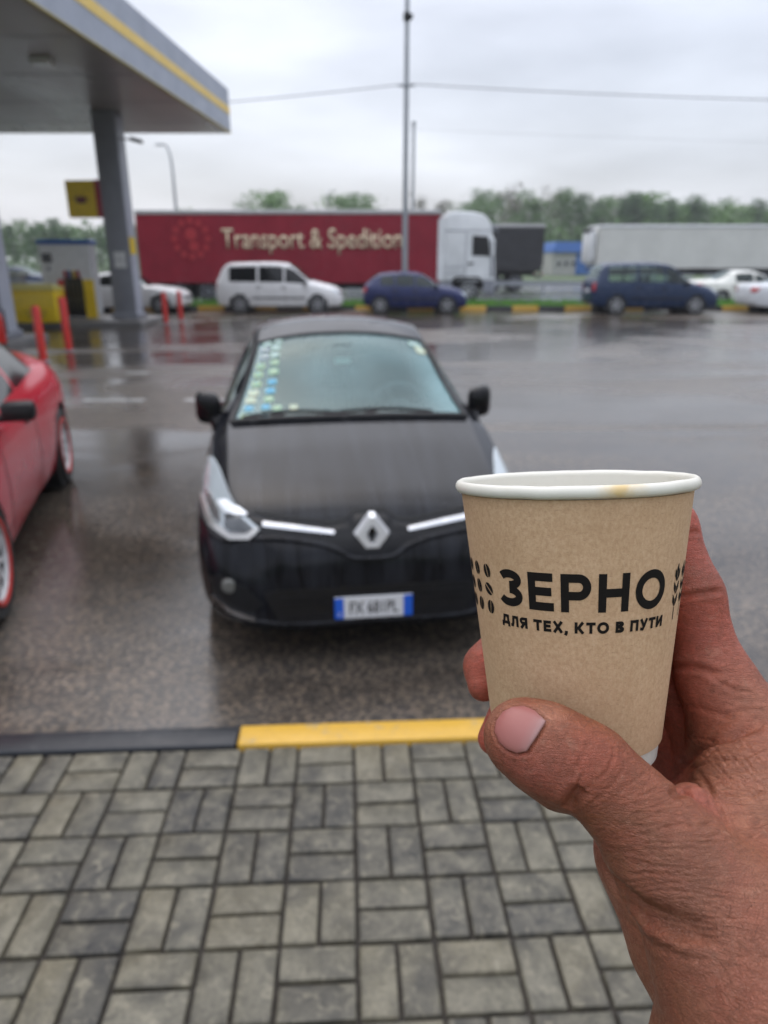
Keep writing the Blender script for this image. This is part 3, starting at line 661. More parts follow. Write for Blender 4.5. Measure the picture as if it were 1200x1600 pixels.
# windscreen surround, wipers
def onscreen(x, y): return cb.ray_cast(Vector((x, y, 4)), Vector((0, 0, -1)))
for sg in (1, -1):
    bm = BM(); tube(bm, [onscreen(-1.08 - .76 * k / 8, sg * (.679 - .140 * k / 8))[0] + Vector((0, 0, .004)) for k in range(9)], .012, 8); fin(bm, 'windscreen_seal', MB_, cr)
bm = BM(); tube(bm, [onscreen(-1.075, y)[0] + Vector((0, 0, .006)) for y in np.linspace(-.68, .68, 15)], .022, 8); fin(bm, 'scuttle_panel', MB_, cr)
bm = BM(); tube(bm, [onscreen(-1.845, y)[0] + Vector((0, 0, .003)) for y in np.linspace(-.535, .535, 13)], .012, 8); fin(bm, 'header_seal', MB_, cr)
for (ya, yb) in ((-.10, .48), (-.62, -.08)):
    bm = BM(); tube(bm, [onscreen(-1.10 - .03 * math.sin(math.pi * k), ya + (yb - ya) * k)[0] + Vector((0, 0, .02)) for k in np.linspace(0, 1, 9)], .011, 6)
    p = onscreen(-1.07, ya + .05)[0]; tube(bm, [p + Vector((.02, 0, .0)), onscreen(-1.115, (ya + yb) / 2)[0] + Vector((0, 0, .03))], .009, 6); fin(bm, 'wiper', MB_, cr)
# interior
Mdash = worn('dashboard_plastic', (.05, .055, .058), .6, .2, 8)
bm = BM(); prism(bm, [(-1.12, .86), (-1.30, .93), (-1.50, .935), (-1.62, .88), (-1.62, .5), (-1.12, .5)], -.66, .66, bev=.02); fin(bm, 'dashboard', Mdash, cr)
bm = BM(); T_ = Matrix.Translation((-1.72, .36, .90)) @ Matrix.Rotation(R(-66), 4, 'Y')
ring = [(.18 + .016 * math.cos(a), .016 * math.sin(a)) for a in np.linspace(0, 2 * math.pi, 9)[:-1]]
t2 = bmesh.new(); lathe(t2, ring, 32, 'z', close=True); box(t2, (0, 0, -.02), (.15, .15, .05), .03, seg=2)
for a in (90, 210, 330): tube(t2, [(.04 * math.cos(R(a)), .04 * math.sin(R(a)), -.02), (.18 * math.cos(R(a)), .18 * math.sin(R(a)), 0)], .016, 6)
bmesh.ops.transform(t2, matrix=T_, verts=t2.verts); merge(bm, t2); fin(bm, 'steering_wheel', worn('steering_wheel_grey', (.10, .11, .115), .5, .2, 20), cr)
seats(cr, -2.1, .52, M['seat_cloth'], (-.36, .36)); seats(cr, -2.95, .55, M['seat_cloth'], (-.4, .4))
bm = BM(); box(bm, (-1.74, 0, 1.285), (.13, .15, .06), .02); fin(bm, 'mirror_bracket', MB_, cr)
bm = BM(); box(bm, (-1.70, 0, 1.215), (.03, .22, .062), .014, seg=2); rv = fin(bm, 'rear_view_mirror', MB_, cr)
bm = BM(); box(bm, (-1.682, 0, 1.215), (.004, .10, .035)); fin(bm, 'toll_tag', mat('toll_tag_pale', (.62, .85, .74), .4), rv)
bm = BM(); tube(bm, [(-3.3, 0, 1.395), (-3.42, 0, 1.52)], [.008, .004], 6); fin(bm, 'roof_aerial', MB_, cr)
# vignette stickers inside the screen: two columns, a foot row, two at the far top corner
stc = [mat('sticker_' + n, c, .5) for n, c in (('lime', (.36, .48, .22)), ('cyan', (.12, .38, .48)), ('green', (.26, .46, .30)), ('cream', (.50, .52, .36)), ('pale_green', (.36, .54, .44)), ('lilac', (.40, .44, .54)))]
def sticker(x, y, k, sz=.05):
    sz *= random.uniform(.85, 1.15); x += random.uniform(-.006, .006); y += random.uniform(-.006, .006)
    h = onscreen(x, y); n = h[1].normalized()
    if n.z < 0: n = -n
    a = Vector((0, 1, 0)); a = (a - n * a.dot(n)).normalized(); b = n.cross(a)
    bm = BM(); t3 = bmesh.new(); box(t3, (0, 0, 0), (sz, sz * .92, .002)); bmesh.ops.transform(t3, matrix=Matrix((a, b, n)).transposed().to_4x4(), verts=t3.verts)
    bmesh.ops.translate(t3, vec=h[0] + n * .004, verts=t3.verts); merge(bm, t3); st_ = fin(bm, 'sticker', stc[k], cr, smooth=0)
    bm = BM(); t3 = bmesh.new(); box(t3, (0, 0, .0022), (sz * .55, sz * .3, .001)); bmesh.ops.transform(t3, matrix=Matrix((a, b, n)).transposed().to_4x4(), verts=t3.verts)
    bmesh.ops.translate(t3, vec=h[0] + n * .004, verts=t3.verts); merge(bm, t3); fin(bm, 'sticker_mark', stc[(k + 1) % 6] if k != 1 else mat('sticker_blue', (.05, .28, .55), .5), st_, smooth=0)
sk = [4, 5, 5, 0, 0, 0, 3, 3, 1, 0]; sk2 = [4, 4, 4, 2, 2, 1, 1, 2, 1, 1]
for k in range(10):
    x = -1.80 + .66 * (k / 9); w = .684 - .140 * (-x - 1.08) / .76
    sticker(x, -(w - .075), sk[k]); sticker(x, -(w - .075) + .07 + .035 * (k / 9), sk2[k])
sticker(-1.20, -.42, 2); sticker(-1.20, -.33, 3); sticker(-1.77, .47, 4); sticker(-1.72, .50, 3); sticker(-1.69, .515, 3)
# ================================================================== FUEL STATION
cn = thing('station_canopy', (0, 0, 0), 0, label='grey fuel station canopy with a yellow stripe round its fascia', cat='canopy')
m = mat('canopy_soffit', (.36, .35, .345), .32); t = NT(m); v = t.obj((1, .25, 1))
t.col(t.ramp(t.noise(.8, 4, .6, v), [(.3, (.33, .315, .31)), (.7, (.42, .40, .395))])); t.rough(t.mr(t.noise(.5, 3, .5, v), .3, .7, .24, .4)); M['soffit'] = m
M['fascia'] = worn('fascia_grey', (.30, .33, .40), .4, .08, 1.5); M['fascia_yellow'] = worn('fascia_yellow', (.78, .54, .11), .45, .1, 2)
ZC, ZT = 5.73, 6.96
CX0, CX1, CY0, CY1 = -26.0, -5.05, 4.5, 25.9
def cpt(x, y): return (x + (y - 25.9) * .0518, y)      # the whole canopy is turned a little
for nm_, z0, z1, mm, e in (('soffit', ZC, ZC + .05, M['soffit'], 0), ('fascia_lower', ZC + .002, ZC + .50, M['fascia'], .05), ('fascia_stripe', ZC + .50, ZC + .72, M['fascia_yellow'], .062), ('fascia_upper', ZC + .72, ZT, M['fascia'], .05)):
    bm = BM(); P_ = [cpt(CX0 - e, CY0 - e), cpt(CX1 + e, CY0 - e), cpt(CX1 + e, CY1 + e), cpt(CX0 - e, CY1 + e)]
    prism(bm, P_, z0, z1, 'xy'); fin(bm, nm_, mm, cn, smooth=0)
bm = BM(); P_ = [cpt(CX0, CY0), cpt(CX1 + .07, CY0), cpt(CX1 + .07, CY1 + .07), cpt(CX0, CY1 + .07)]; prism(bm, P_, ZC - .03, ZC + .001, 'xy'); 
fin(bm, 'drip_edge', worn('drip_edge_yellow', (.40, .33, .10), .5, .1, 2), cn, smooth=0)
bm = BM(); P_ = [cpt(CX0 + .1, CY0 + .1), cpt(CX1 - .03, CY0 + .1), cpt(CX1 - .03, CY1 - .03), cpt(CX0 + .1, CY1 - .03)]; prism(bm, P_, ZC - .036, ZC - .031, 'xy'); fin(bm, 'soffit_lining', M['soffit'], cn, smooth=0)
for k in range(7):                       # lining panels: narrow joints
    y = 6.5 + k * 2.9; bm = BM(); a, b = cpt(CX0 + .2, y), cpt(CX1 - .1, y); box(bm, ((a[0] + b[0]) / 2, y, ZC - .039), (b[0] - a[0], .03, .006)); fin(bm, 'lining_joint', M['steel_grey'], cn, smooth=0)
for (x, y) in ((-7.0, 16.8), (-13, 14.8), (-13, 20)):
    l = thing('canopy_lamp', (x, y, ZC - .036), 0, label='unlit square lamp under the canopy ' + ('nearest the camera beside the stripe' if x > -8 else 'farther left, nearer the camera' if y < 16 else 'farther left, over the pumps'), cat='lamp', group='lamps under the canopy')
    bm = BM(); box(bm, (0, 0, -.05), (.42, .42, .1), .03); fin(bm, 'lamp_housing', M['white_sheet'], l); bm = BM(); box(bm, (0, 0, -.105), (.34, .34, .02), .005); fin(bm, 'lamp_cover', mat('lamp_cover', (.7, .72, .72), .2), l)
def canopy_column(x, y, lab, extras=False):
    c = thing('canopy_column', (x, y, .15), R(-3), label=lab, cat='column', group='canopy columns')
    bm = BM(); prism(bm, [(-.33, -.30), (.33, -.30), (.33, .30), (-.33, .30)], 0, ZC - .19, 'xy', bev=.02)
    fin(bm, 'shaft', M['steel_grey'], c)
    bm = BM(); box(bm, (.338, 0, 2.75), (.012, .5, 5.3)); fin(bm, 'pale_side_panel', worn('pale_panel_grey', (.40, .42, .48), .35, .08, 2), c)  # thin paler panel over the column's right face
    bm = BM(); box(bm, (0, 0, .08), (.80, .74, .16), .02); fin(bm, 'plinth', M['steel_grey'], c)
    if extras:
        for z in (1.78, 1.55): 
            bm = BM(); box(bm, (.03, -.307, z), (.34, .012, .21)); fin(bm, 'notice_sheet', M['white_sheet'], c)
        bm = BM(); box(bm, (.35, -.05, 2.05), (.012, .4, .46)); fin(bm, 'yellow_notice', M['yellow_paint'], c)
    return c
isl = BM(); box(isl, (-10.1, 22.2, .05), (6.3, 2.4, .20), .03); fin(isl, 'pump_island', worn('island_concrete', (.16, .155, .15), .5, .2, 2, bump=.3), kind='structure')
canopy_column(-7.72, 22.3, 'grey canopy column by the fuel pump with yellow notice sheet', True)
isl = BM(); box(isl, (-10.2, 16.6, .05), (4.2, 2.0, .20), .03); fin(isl, 'pump_island', bpy.data.materials['island_concrete'], kind='structure')
canopy_column(-8.80, 16.6, 'grey canopy column cut by the left edge of the view')
# yellow sign box on the column
sg_ = thing('column_sign', (-8.52, 22.2, 3.45), R(-6), label='yellow sign box with a dark red emblem fixed to the canopy column', cat='sign')
bm = BM(); box(bm, (-.05, 0, 0), (.98, .30, .98), .015); fin(bm, 'sign_box', M['yellow_paint'], sg_)
bm = BM(); box(bm, (.41, 0, 0), (.14, .33, 1.0), .01); fin(bm, 'red_side', mat('sign_red', (.34, .012, .03), .4), sg_)
bm = BM(); box(bm, (.62, .0, .2), (.3, .06, .06)); fin(bm, 'bracket', M['steel_grey'], sg_)
bm = BM()
for a in range(7):      # emblem: a small fan of strokes
    an = R(20 + a * 24); p0 = Vector((-.10, -.158, -.02)); d = Vector((math.cos(an), 0, math.sin(an) * .6)); n_ = Vector((-d.z, 0, d.x)) * .022
    l_ = .2 if a % 2 else .26
    bm.faces.new([bm.verts.new(p0 + d * .05 - n_), bm.verts.new(p0 + d * l_ - n_ * .6), bm.verts.new(p0 + d * l_ + n_ * .6), bm.verts.new(p0 + d * .05 + n_)])
bm.faces.new([bm.verts.new((-.10 + .16 * math.cos(a), -.158, -.05 + .07 * math.sin(a))) for a in np.linspace(0, 6.283, 17)[:-1]])
r_ = bmesh.ops.extrude_face_region(bm, geom=list(bm.faces)); bmesh.ops.translate(bm, vec=(0, .006, 0), verts=[q for q in r_['geom'] if isinstance(q, bmesh.types.BMVert)])
fin(bm, 'emblem', mat('emblem_dark_red', (.16, .015, .02), .4), sg_, smooth=0)
# small flood lamp on the column
fl = thing('column_flood_lamp', (-7.32, 22.1, 4.95), 0, label='small dark flood lamp on an arm high on the canopy column', cat='lamp')
bm = BM(); tube(bm, [(-.1, 0, .05), (.3, 0, .02)], .025, 8); fin(bm, 'arm', M['steel_grey'], fl); bm = BM(); box(bm, (.42, 0, 0), (.34, .22, .1), .03, rot=Matrix.Rotation(R(14), 3, 'Y')); fin(bm, 'lamp_head', M['black_plastic'], fl)
# fuel pump
fp = thing('fuel_pump', (-9.38, 22.4, .15), 0, label='white fuel pump with black nozzle bay, yellow flank and blue top', cat='fuel pump')
bm = BM(); box(bm, (0, 0, 1.1), (1.5, .55, 2.0), .03); fin(bm, 'cabinet', M['white_sheet'], fp)
bm = BM(); box(bm, (0, 0, 2.16), (1.56, .6, .14), .03); fin(bm, 'blue_top', M['blue_sheet'], fp)
bm = BM(); box(bm, (.17, -.28, .60), (.52, .05, 1.12), .01); nb_ = fin(bm, 'nozzle_bay', M['black_plastic'], fp)
bm = BM(); box(bm, (.60, -.27, .56), (.32, .06, 1.1), .01); fin(bm, 'yellow_flank', M['yellow_paint'], fp)
bm = BM(); box(bm, (-.20, -.285, .56), (.18, .06, 1.1), .01); fin(bm, 'red_flank', M['red_paint'], fp)
bm = BM(); box(bm, (-.52, -.285, 1.72), (.28, .03, .26), .01); fin(bm, 'display', mat('pump_display', (.01, .01, .012), .15), fp)
bm = BM(); box(bm, (-.50, -.285, 1.42), (.10, .03, .12), .01); fin(bm, 'card_reader', M['steel_grey'], fp)
for k, cc in enumerate(((.45, .04, .04), (.03, .12, .3), (.62, .42, .012), (.3, .02, .03))):
    x = -.02 + k * .125; bm = BM(); box(bm, (x, -.33, 1.26), (.07, .1, .22), .02, rot=Matrix.Rotation(R(12), 3, 'X')); fin(bm, 'fuel_nozzle', mat('nozzle_sleeve', cc, .4), fp)
    bm = BM(); tube(bm, [(x, -.34, 1.16), (x + .02, -.36, .7), (x + .05, -.36, .25), (x + .09, -.34, .5), (x + .09, -.3, 1.0)], .016, 6); fin(bm, 'fuel_hose', worn('hose_dark_olive', (.10, .085, .03), .5, .2, 5), fp)
bn = thing('sand_bin', (-9.75, 20.9, .0), 0, label='yellow bin with sloping lid standing left of the fuel pump', cat='bin')
bm = BM(); prism(bm, [(-.57, .15), (.57, .15), (.60, 1.02), (-.60, 1.02)], -.35, .35, bev=.03); fin(bm, 'bin_body', M['yellow_paint'], bn)
bm = BM(); prism(bm, [(-.36, 1.02), (.36, 1.02), (.34, 1.10), (-.34, 1.20)], -.62, .62, 'yz', bev=.015); fin(bm, 'bin_lid', worn('lid_yellow_pale', (.66, .58, .20), .4, .1, 5), bn)
for k, (zz, ww_) in enumerate(((.46, .62), (.38, .5), (.30, .56))):
    bm = BM(); box(bm, (.02, -.352, zz), (ww_, .006, .03)); fin(bm, 'dark_lettering_row', mat('bin_print', (.2, .13, .01), .5), bn, smooth=0)
cb_ = thing('service_cabinet', (-11.05, 21.9, .15), 0, label='plain grey cabinet behind the yellow bin', cat='cabinet')
bm = BM(); box(bm, (0, 0, .62), (.9, .5, 1.24), .03); fin(bm, 'cabinet_body', M['galv'], cb_); bm = BM(); box(bm, (0, 0, 1.27), (.98, .58, .06), .02); fin(bm, 'cabinet_top', worn('cabinet_top_pale', (.5, .52, .42), .5), cb_)
bm = BM(); box(bm, (.3, -.26, .65), (.03, .03, .14)); fin(bm, 'handle', M['black_plastic'], cb_)
GBL = 'red bollards round the pump island'
for (x, y, h, lab) in ((-6.46, 13.65, 1.02, 'nearest red bollard, left of the pair behind the red coupe'), (-6.69, 15.35, 1.1, 'red bollard right of the nearest one, by the pump island corner'), (-6.55, 22.0, .92, 'left red post of the hoop in front of the white sedan'), (-6.45, 23.3, .90, 'right red post of the hoop in front of the white sedan')):
    b = thing('bollard', (x, y, 0), 0, label=lab, cat='bollard', group=GBL)
    bm = BM(); lathe(bm, [(.075, 0), (.075, h - .05), (.06, h - .012), (.03, h), (.001, h)], 20); fin(bm, 'post', M['red_paint'], b); bm = BM(); lathe(bm, [(.12, 0), (.12, .02), (.08, .03), (.001, .03)], 20); fin(bm, 'foot_plate', M['steel_grey'], b)
fe = thing('fire_extinguisher', (-8.2, 15.4, .15), 0, label='red fire extinguisher cart beside the left canopy column', cat='fire extinguisher')
bm = BM(); lathe(bm, [(.17, 0), (.185, .03), (.185, .50), (.15, .60), (.06, .67), (.05, .74), (.001, .74)], 24); fin(bm, 'cylinder_body', M['red_paint'], fe)
bm = BM(); box(bm, (0, 0, .78), (.22, .04, .05), .01); tube(bm, [(.05, 0, .76), (.24, 0, .66), (.24, 0, .2)], .018, 8); fin(bm, 'valve_and_hose', M['black_plastic'], fe)
# ================================================================== LORRIES
m = mat('tarpaulin_red', (.235, .010, .026), .5, spec=.25); t = NT(m); v = t.obj()
wv = t.n('ShaderNodeTexWave'); wv.inputs['Scale'].default_value = .5; wv.inputs['Distortion'].default_value = 1.5; t.l(v, wv.inputs[0])
t.col(t.ramp(t.noise(1.1, 5, .6, v), [(.3, (.20, .009, .022)), (.7, (.27, .013, .030))])); t.bump(t.math('ADD', wv.outputs[1], t.noise(3, 4, .6, v)), .25, .03); M['tarp_red'] = m
M['tarp_black'] = worn('tarpaulin_black', (.018, .018, .021), .5, .3, 2, bump=.2); M['tarp_white'] = worn('tarpaulin_white', (.60, .60, .555), .5, .10, .8, bump=.3)
M['chassis'] = worn('chassis_black', (.015, .015, .016), .6, .3, 4)
def trailer(name, loc, L, m_, lab, zb=.95, zt=3.98, dirn=1, group=None):
    t_ = thing(name, loc, 0, label=lab, cat='trailer', group=group); w = 1.25
    bm = BM(); box(bm, (L / 2, 0, (zb + zt) / 2 + .06), (L, 2 * w - .06, zt - zb - .2), .03); fin(bm, 'cargo_body', m_, t_)
    bm = BM(); n = int(L / .22); vs = []                           # rippled curtain on the near side
    for i in range(n + 1):
        x = .12 + (L - .24) * i / n; vs.append([bm.verts.new((x, -w - .012 + .016 * math.sin(x * 7.1) * (1 if k else .2) + .02 * noise.noise(Vector((x * 1.3, zz, 0))), zz)) for k, zz in enumerate((zb + .02, zb + .35, (zb + zt) / 2, zt - .4, zt - .14))])
    for i in range(n):
        for k in range(4): bm.faces.new((vs[i][k], vs[i + 1][k], vs[i + 1][k + 1], vs[i][k + 1]))
    fin(bm, 'side_curtain', m_, t_, smooth=80)
    bm = BM(); box(bm, (L / 2, 0, zt - .02), (L + .02, 2 * w + .06, .18), .03); fin(bm, 'roof_frame', worn(name + '_roof_pale', (.42, .42, .42), .5) if m_ is not M['tarp_white'] else M['white_sheet'], t_)
    bm = BM(); box(bm, (L / 2, 0, zb - .02), (L, 2 * w + .03, .13), .015); fin(bm, 'side_rail', m_ if m_ is M['tarp_red'] else M['chassis'], t_)
    bm = BM(); box(bm, (L / 2, 0, zb - .24), (L * .95, .9, .28)); fin(bm, 'chassis', M['chassis'], t_)
    for k in range(4):
        x = L * (.3 + .15 * k) if dirn > 0 else L * (.2 + .15 * k); bm = BM(); box(bm, (x, -w + .04, zb - .35), (1.6, .04, .12)); box(bm, (x, -w + .04, zb - .58), (1.6, .04, .12)); fin(bm, 'side_guard', M['galv'], t_)
    xs = (1.6, 2.9, 4.2) if dirn > 0 else (L - 1.6, L - 2.9, L - 4.2)
    for x in xs:
        for sg in (-1, 1): wheel(t_, x, sg * 1.03, .50, .38, M['steel_grey'], 6, sg)
    xl = L - 3.2 if dirn > 0 else 3.2
    for sg in (-1, 1):
        bm = BM(); box(bm, (xl, sg * .8, .45), (.14, .14, .86)); box(bm, (xl, sg * .8, .03), (.3, .26, .06)); fin(bm, 'landing_leg', M['steel_grey'], t_)
    for sg in (-1, 1):
        xr = .01 if dirn > 0 else L - .01
        bm = BM(); box(bm, (xr, sg * .95, zb - .28), (.08, .42, .14), .02); fin(bm, 'tail_light', M['red_lamp'], t_)
    bm = BM(); box(bm, (.05 if dirn > 0 else L - .05, 0, zb - .42), (.1, 2.3, .16), .02); fin(bm, 'bumper_bar', M['steel_grey'], t_)
    return t_
RT = trailer('red_lorry_trailer', (-10.62, 33.9, 0), 13.05, M['tarp_red'], 'long red curtain trailer lettered Transport & Spedition behind the white minivan', zb=.93, zt=3.74)
def on_side(bm, x, z, y=-1.30, h=.012):
    bmesh.ops.rotate(bm, cent=(0, 0, 0), matrix=Matrix.Rotation(R(90), 3, 'X'), verts=bm.verts); bmesh.ops.translate(bm, vec=(x, y, z), verts=bm.verts)
bm = text_bm('Transport & Spedition', 1.13, .012, sx=.98); xs = [q.co.x for q in bm.verts]
bmesh.ops.scale(bm, vec=(7.75 / (max(xs) - min(xs)), 1, 1), verts=bm.verts); extr(bm, .012); on_side(bm, 7.55, 2.28); fin(bm, 'trailer_lettering', mat('cream_print', (.66, .53, .36), .5), RT, smooth=0)
bm = BM()
for k in range(12):        # faint round emblem: ring of blocks with a centre mark
    a = 2 * math.pi * k / 12; bmesh.ops.create_circle(bm, cap_ends=True, segments=12, radius=.13, matrix=Matrix.Translation((.72 * math.cos(a), .72 * math.sin(a), 0)))
bmesh.ops.create_circle(bm, cap_ends=True, segments=16, radius=.24, matrix=Matrix.Translation((0, .18, 0))); bmesh.ops.create_circle(bm, cap_ends=True, segments=16, radius=.2, matrix=Matrix.Translation((.1, -.3, 0)))
extr(bm, .01); on_side(bm, 2.35, 2.66, -1.298); fin(bm, 'round_emblem', mat('emblem_print_red', (.40, .02, .03), .5), RT, smooth=0)
# white cab unit, facing right
tr = thing('white_lorry_cab', (2.58, 33.9, 0), 0, label='white high-roof lorry cab coupled to the red trailer, facing right', cat='lorry cab')
P_cab = paint('cab_white_paint', (.78, .80, .81), .3)
bm = BM()
prof = [(.02, .95), (.0, 3.45), (.08, 3.68), (.40, 3.76), (1.20, 3.74), (1.70, 3.62), (1.98, 3.32), (2.08, 2.95), (2.16, 2.3), (2.24, 1.7), (2.27, 1.1), (2.24, .55), (1.95, .42), (1.85, .9), (.75, .95)]
prism(bm, prof, -1.22, 1.22, bev=.07, segs=3); fin(bm, 'cab_shell', P_cab, tr, smooth=50)
def side_panel(nm_, poly, m_, off=.0, th=.02):
    bm = BM(); prism(bm, poly, -1.22 - th - off, -1.20, bev=.006, segs=1); return fin(bm, nm_, m_, tr)
side_panel('side_fairing', [(-.5, .95), (.02, .95), (.02, 3.55), (-.35, 3.40), (-.5, 3.0)], P_cab, -.01)
dr_ = side_panel('cab_door', [(.98, 1.05), (2.0, 1.05), (2.06, 1.7), (2.02, 2.35), (1.96, 2.86), (1.02, 2.90)], P_cab)
side_panel('door_window', [(1.22, 1.98), (2.02, 1.95), (1.97, 2.4), (1.90, 2.76), (1.22, 2.80)], M['glass_dark'], .015)
side_panel('door_handle', [(1.05, 1.62), (1.3, 1.62), (1.3, 1.70), (1.05, 1.70)], M['black_plastic'], .03)
side_panel('step_panel', [(1.75, .42), (2.2, .42), (2.24, .98), (1.78, .98)], M['steel_grey'])
side_panel('wheel_arch_trim', [(.35, .95), (.55, 1.12), (1.55, 1.12), (1.75, .93), (1.62, .93), (1.45, 1.02), (.65, 1.02), (.48, .93)], M['chassis'], .01)
side_panel('cab_gap', [(-.52, 1.0), (-.62, 1.0), (-.62, 3.3), (-.52, 3.3)], M['chassis'], -.05)
side_panel('door_seam', [(.95, 1.0), (.98, 1.0), (.98, 2.95), (.95, 2.95)], M['steel_grey'], .004)
side_panel('lower_skirt', [(-.5, .55), (.40, .55), (.40, .94), (-.5, .94)], M['steel_grey'])
side_panel('roof_seam', [(.05, 2.98), (2.0, 2.98), (2.0, 3.01), (.05, 3.01)], M['steel_grey'], .004)
side_panel('corner_deflector', [(2.06, 1.1), (2.2, 1.1), (2.12, 2.6), (2.02, 2.6)], M['steel_grey'], .01)
for z in (1.25, 1.5): side_panel('groove', [(.05, z), (.9, z), (.9, z + .025), (.05, z + .025)], M['steel_grey'], .002)
bm = BM(); prism(bm, [(2.05, 2.92), (2.13, 2.3), (2.19, 1.85), (2.25, 1.85), (2.20, 2.3), (2.11, 2.94)], -1.1, 1.1); fin(bm, 'windscreen', M['glass_dark'], tr)
bm = BM(); prism(bm, [(1.92, 3.22), (2.32, 2.94), (2.32, 3.02), (1.98, 3.34)], -1.15, 1.15, bev=.02); fin(bm, 'sun_visor', M['steel_grey'], tr)
bm = BM(); box(bm, (2.18, 0, .55), (.2, 2.4, .45), .06); fin(bm, 'front_bumper', M['steel_grey'], tr)
for sg in (-1, 1):
    bm = BM(); box(bm, (2.27, sg * .9, .72), (.06, .42, .2), .02); fin(bm, 'headlight', M['lamp_glass'], tr)
    bm = BM(); box(bm, (2.10, sg * 1.42, 2.30), (.12, .24, .75), .05); tube(bm, [(1.95, sg * 1.2, 2.6), (2.1, sg * 1.4, 2.6)], .03); fin(bm, 'wing_mirror', P_cab if sg < 0 else M['black_plastic'], tr)
    wheel(tr, 1.12, sg * 1.03, .50, .34, M['alloy'], 8, sg); wheel(tr, -2.55, sg * 1.0, .50, .5, M['steel_grey'], 8, sg)
bm = BM(); box(bm, (-.9, 0, .75), (5.6, .9, .3)); fin(bm, 'chassis', M['chassis'], tr)
bm = BM(); box(bm, (-.9, -1.0, .62), (1.3, .5, .55), .08, seg=2); fin(bm, 'fuel_tank', M['galv'], tr)
trailer('black_trailer', (-4.0, 46.6, 0), 13.6, M['tarp_black'], 'black curtain trailer seen past the white lorry cab', dirn=-1, zb=1.25, zt=3.72)
wt_ = trailer('white_trailer', (12.98, 47.2, 0), 15.0, M['tarp_white'], 'long white trailer parked beyond the crash barrier at right', dirn=-1, zb=1.28, zt=3.72)
bm = BM(); box(bm, (-.22, 0, 2.55), (.42, 1.9, 1.9), .12, seg=2); fin(bm, 'cooling_unit', M['white_sheet'], wt_)
bm = BM(); box(bm, (-.35, 0, 3.5), (.3, 1.7, .25), .05); fin(bm, 'cooling_grille', M['black_plastic'], wt_)
# ================================================================== FAR BUILDING, POLES, WIRES
bd = thing('far_shed', (21.0, 93, 0), 0, label='low far shed with a blue roof and blue gate between the trailers', cat='shed')
bm = BM(); box(bm, (3.0, 3, 1.3), (6.4, 6, 2.7)); fin(bm, 'wall', worn('shed_wall_pale', (.36, .36, .33), .7, .15, 1), bd)
bm = BM(); prism(bm, [(-.3, 2.65), (6.4, 2.65), (6.4, 2.95), (6.1, 3.85), (.0, 3.85), (-.3, 2.9)], -.4, 6.4); fin(bm, 'roof', worn('shed_roof_blue', (.055, .16, .48), .45, .12, 1), bd)
bm = BM(); box(bm, (4.35, -.06, 1.3), (3.3, .1, 2.5), .02); gt_ = fin(bm, 'gate', worn('gate_blue', (.028, .12, .36), .45, .12, 2), bd)
bm = BM(); box(bm, (4.35, -.12, 1.3), (.9, .03, .5)); fin(bm, 'gate_notice', M['white_sheet'], gt_)
for k in range(3):
    bm = BM(); box(bm, (.6 + k * .9, -.03, 1.35), (.55, .08, .6), .01); wn_ = fin(bm, 'window', M['white_sheet'], bd); bm = BM(); box(bm, (.6 + k * .9, -.08, 1.35), (.45, .03, .5)); fin(bm, 'pane', M['glass_dark'], wn_)
tp = thing('tall_pole', (.80, 28.95, .1), 0, label='tall grey lighting pole rising behind the blue hatchback', cat='pole')
bm = BM(); lathe(bm, [(.20, 0), (.20, .04), (.125, .06), (.115, 1.2), (.10, 4.0), (.085, 8.0), (.07, 12.5), (.001, 12.5)], 16); fin(bm, 'pole_shaft', M['galv'], tp)
bm = BM(); lathe(bm, [(.11, 9.52), (.13, 9.55), (.13, 9.75), (.11, 9.78)], 14, close=True); box(bm, (.12, -.05, 9.65), (.16, .12, .14), .02); fin(bm, 'clamp', M['black_plastic'], tp)
bm = BM(); lathe(bm, [(.09, 7.5), (.12, 7.52), (.12, 7.6), (.09, 7.62)], 12, close=True); tube(bm, [(-.3, 0, 7.56), (.3, 0, 7.56)], .03, 6); fin(bm, 'wire_bracket', M['galv'], tp)
Mw = mat('overhead_wire', (.30, .31, .33), .6)
def wire(name, a, b, sag, lab, r=.012):
    a, b = Vector(a), Vector(b); bm = BM()
    tube(bm, [a.lerp(b, k) - Vector((0, 0, sag * 4 * k * (1 - k))) for k in np.linspace(0, 1, 25)], r, 6); fin(bm, name, Mw, label=lab, cat='wire')
wire('overhead_wire', (.80, 28.95, 7.72), (-40, 30, 7.3), .9, 'overhead wire running left from the tall pole over the canopy', .018)
wire('overhead_wire', (.80, 28.95, 7.72), (38, 29, 7.4), .42, 'overhead wire running right from the tall pole', .018)
wire('overhead_wire', (1.7, 66, 12.0), (90, 70, 11.0), .5, 'fainter low wire from the slim pole to the right', .011)
sp_ = thing('slim_pole', (2.05, 55, 0), 0, label='slim pale pole just right of the tall pole, farther off', cat='pole')
bm = BM(); lathe(bm, [(.12, 0), (.11, 5), (.10, 10.5), (.001, 10.5)], 12); fin(bm, 'pole_shaft', M['galv'], sp_); bm = BM(); box(bm, (0, 0, 10.65), (.3, .3, .3), .08); fin(bm, 'lamp_head', M['galv'], sp_)
def street_lamp(x, y, h, d, lab):
    l = thing('street_lamp', (x, y, 0), 0, label=lab, cat='street lamp', group='street lamps by the far road')
    bm = BM(); tube(bm, [(0, 0, 0), (0, 0, h * .55), (0, 0, h * .86), (d * .1, 0, h * .93), (d * .34, 0, h * .985), (d * .8, 0, h)], [.10, .09, .07, .06, .05, .045], 10); fin(bm, 'post', M['galv'], l)
    bm = BM(); box(bm, (d * 1.0, 0, h - .02), (.62, .24, .14), .05, seg=2); fin(bm, 'lamp_head', M['white_sheet'], l)
street_lamp(-12.15, 45, 8.0, -.55, 'street lamp with curved arm above the red trailer near the canopy')
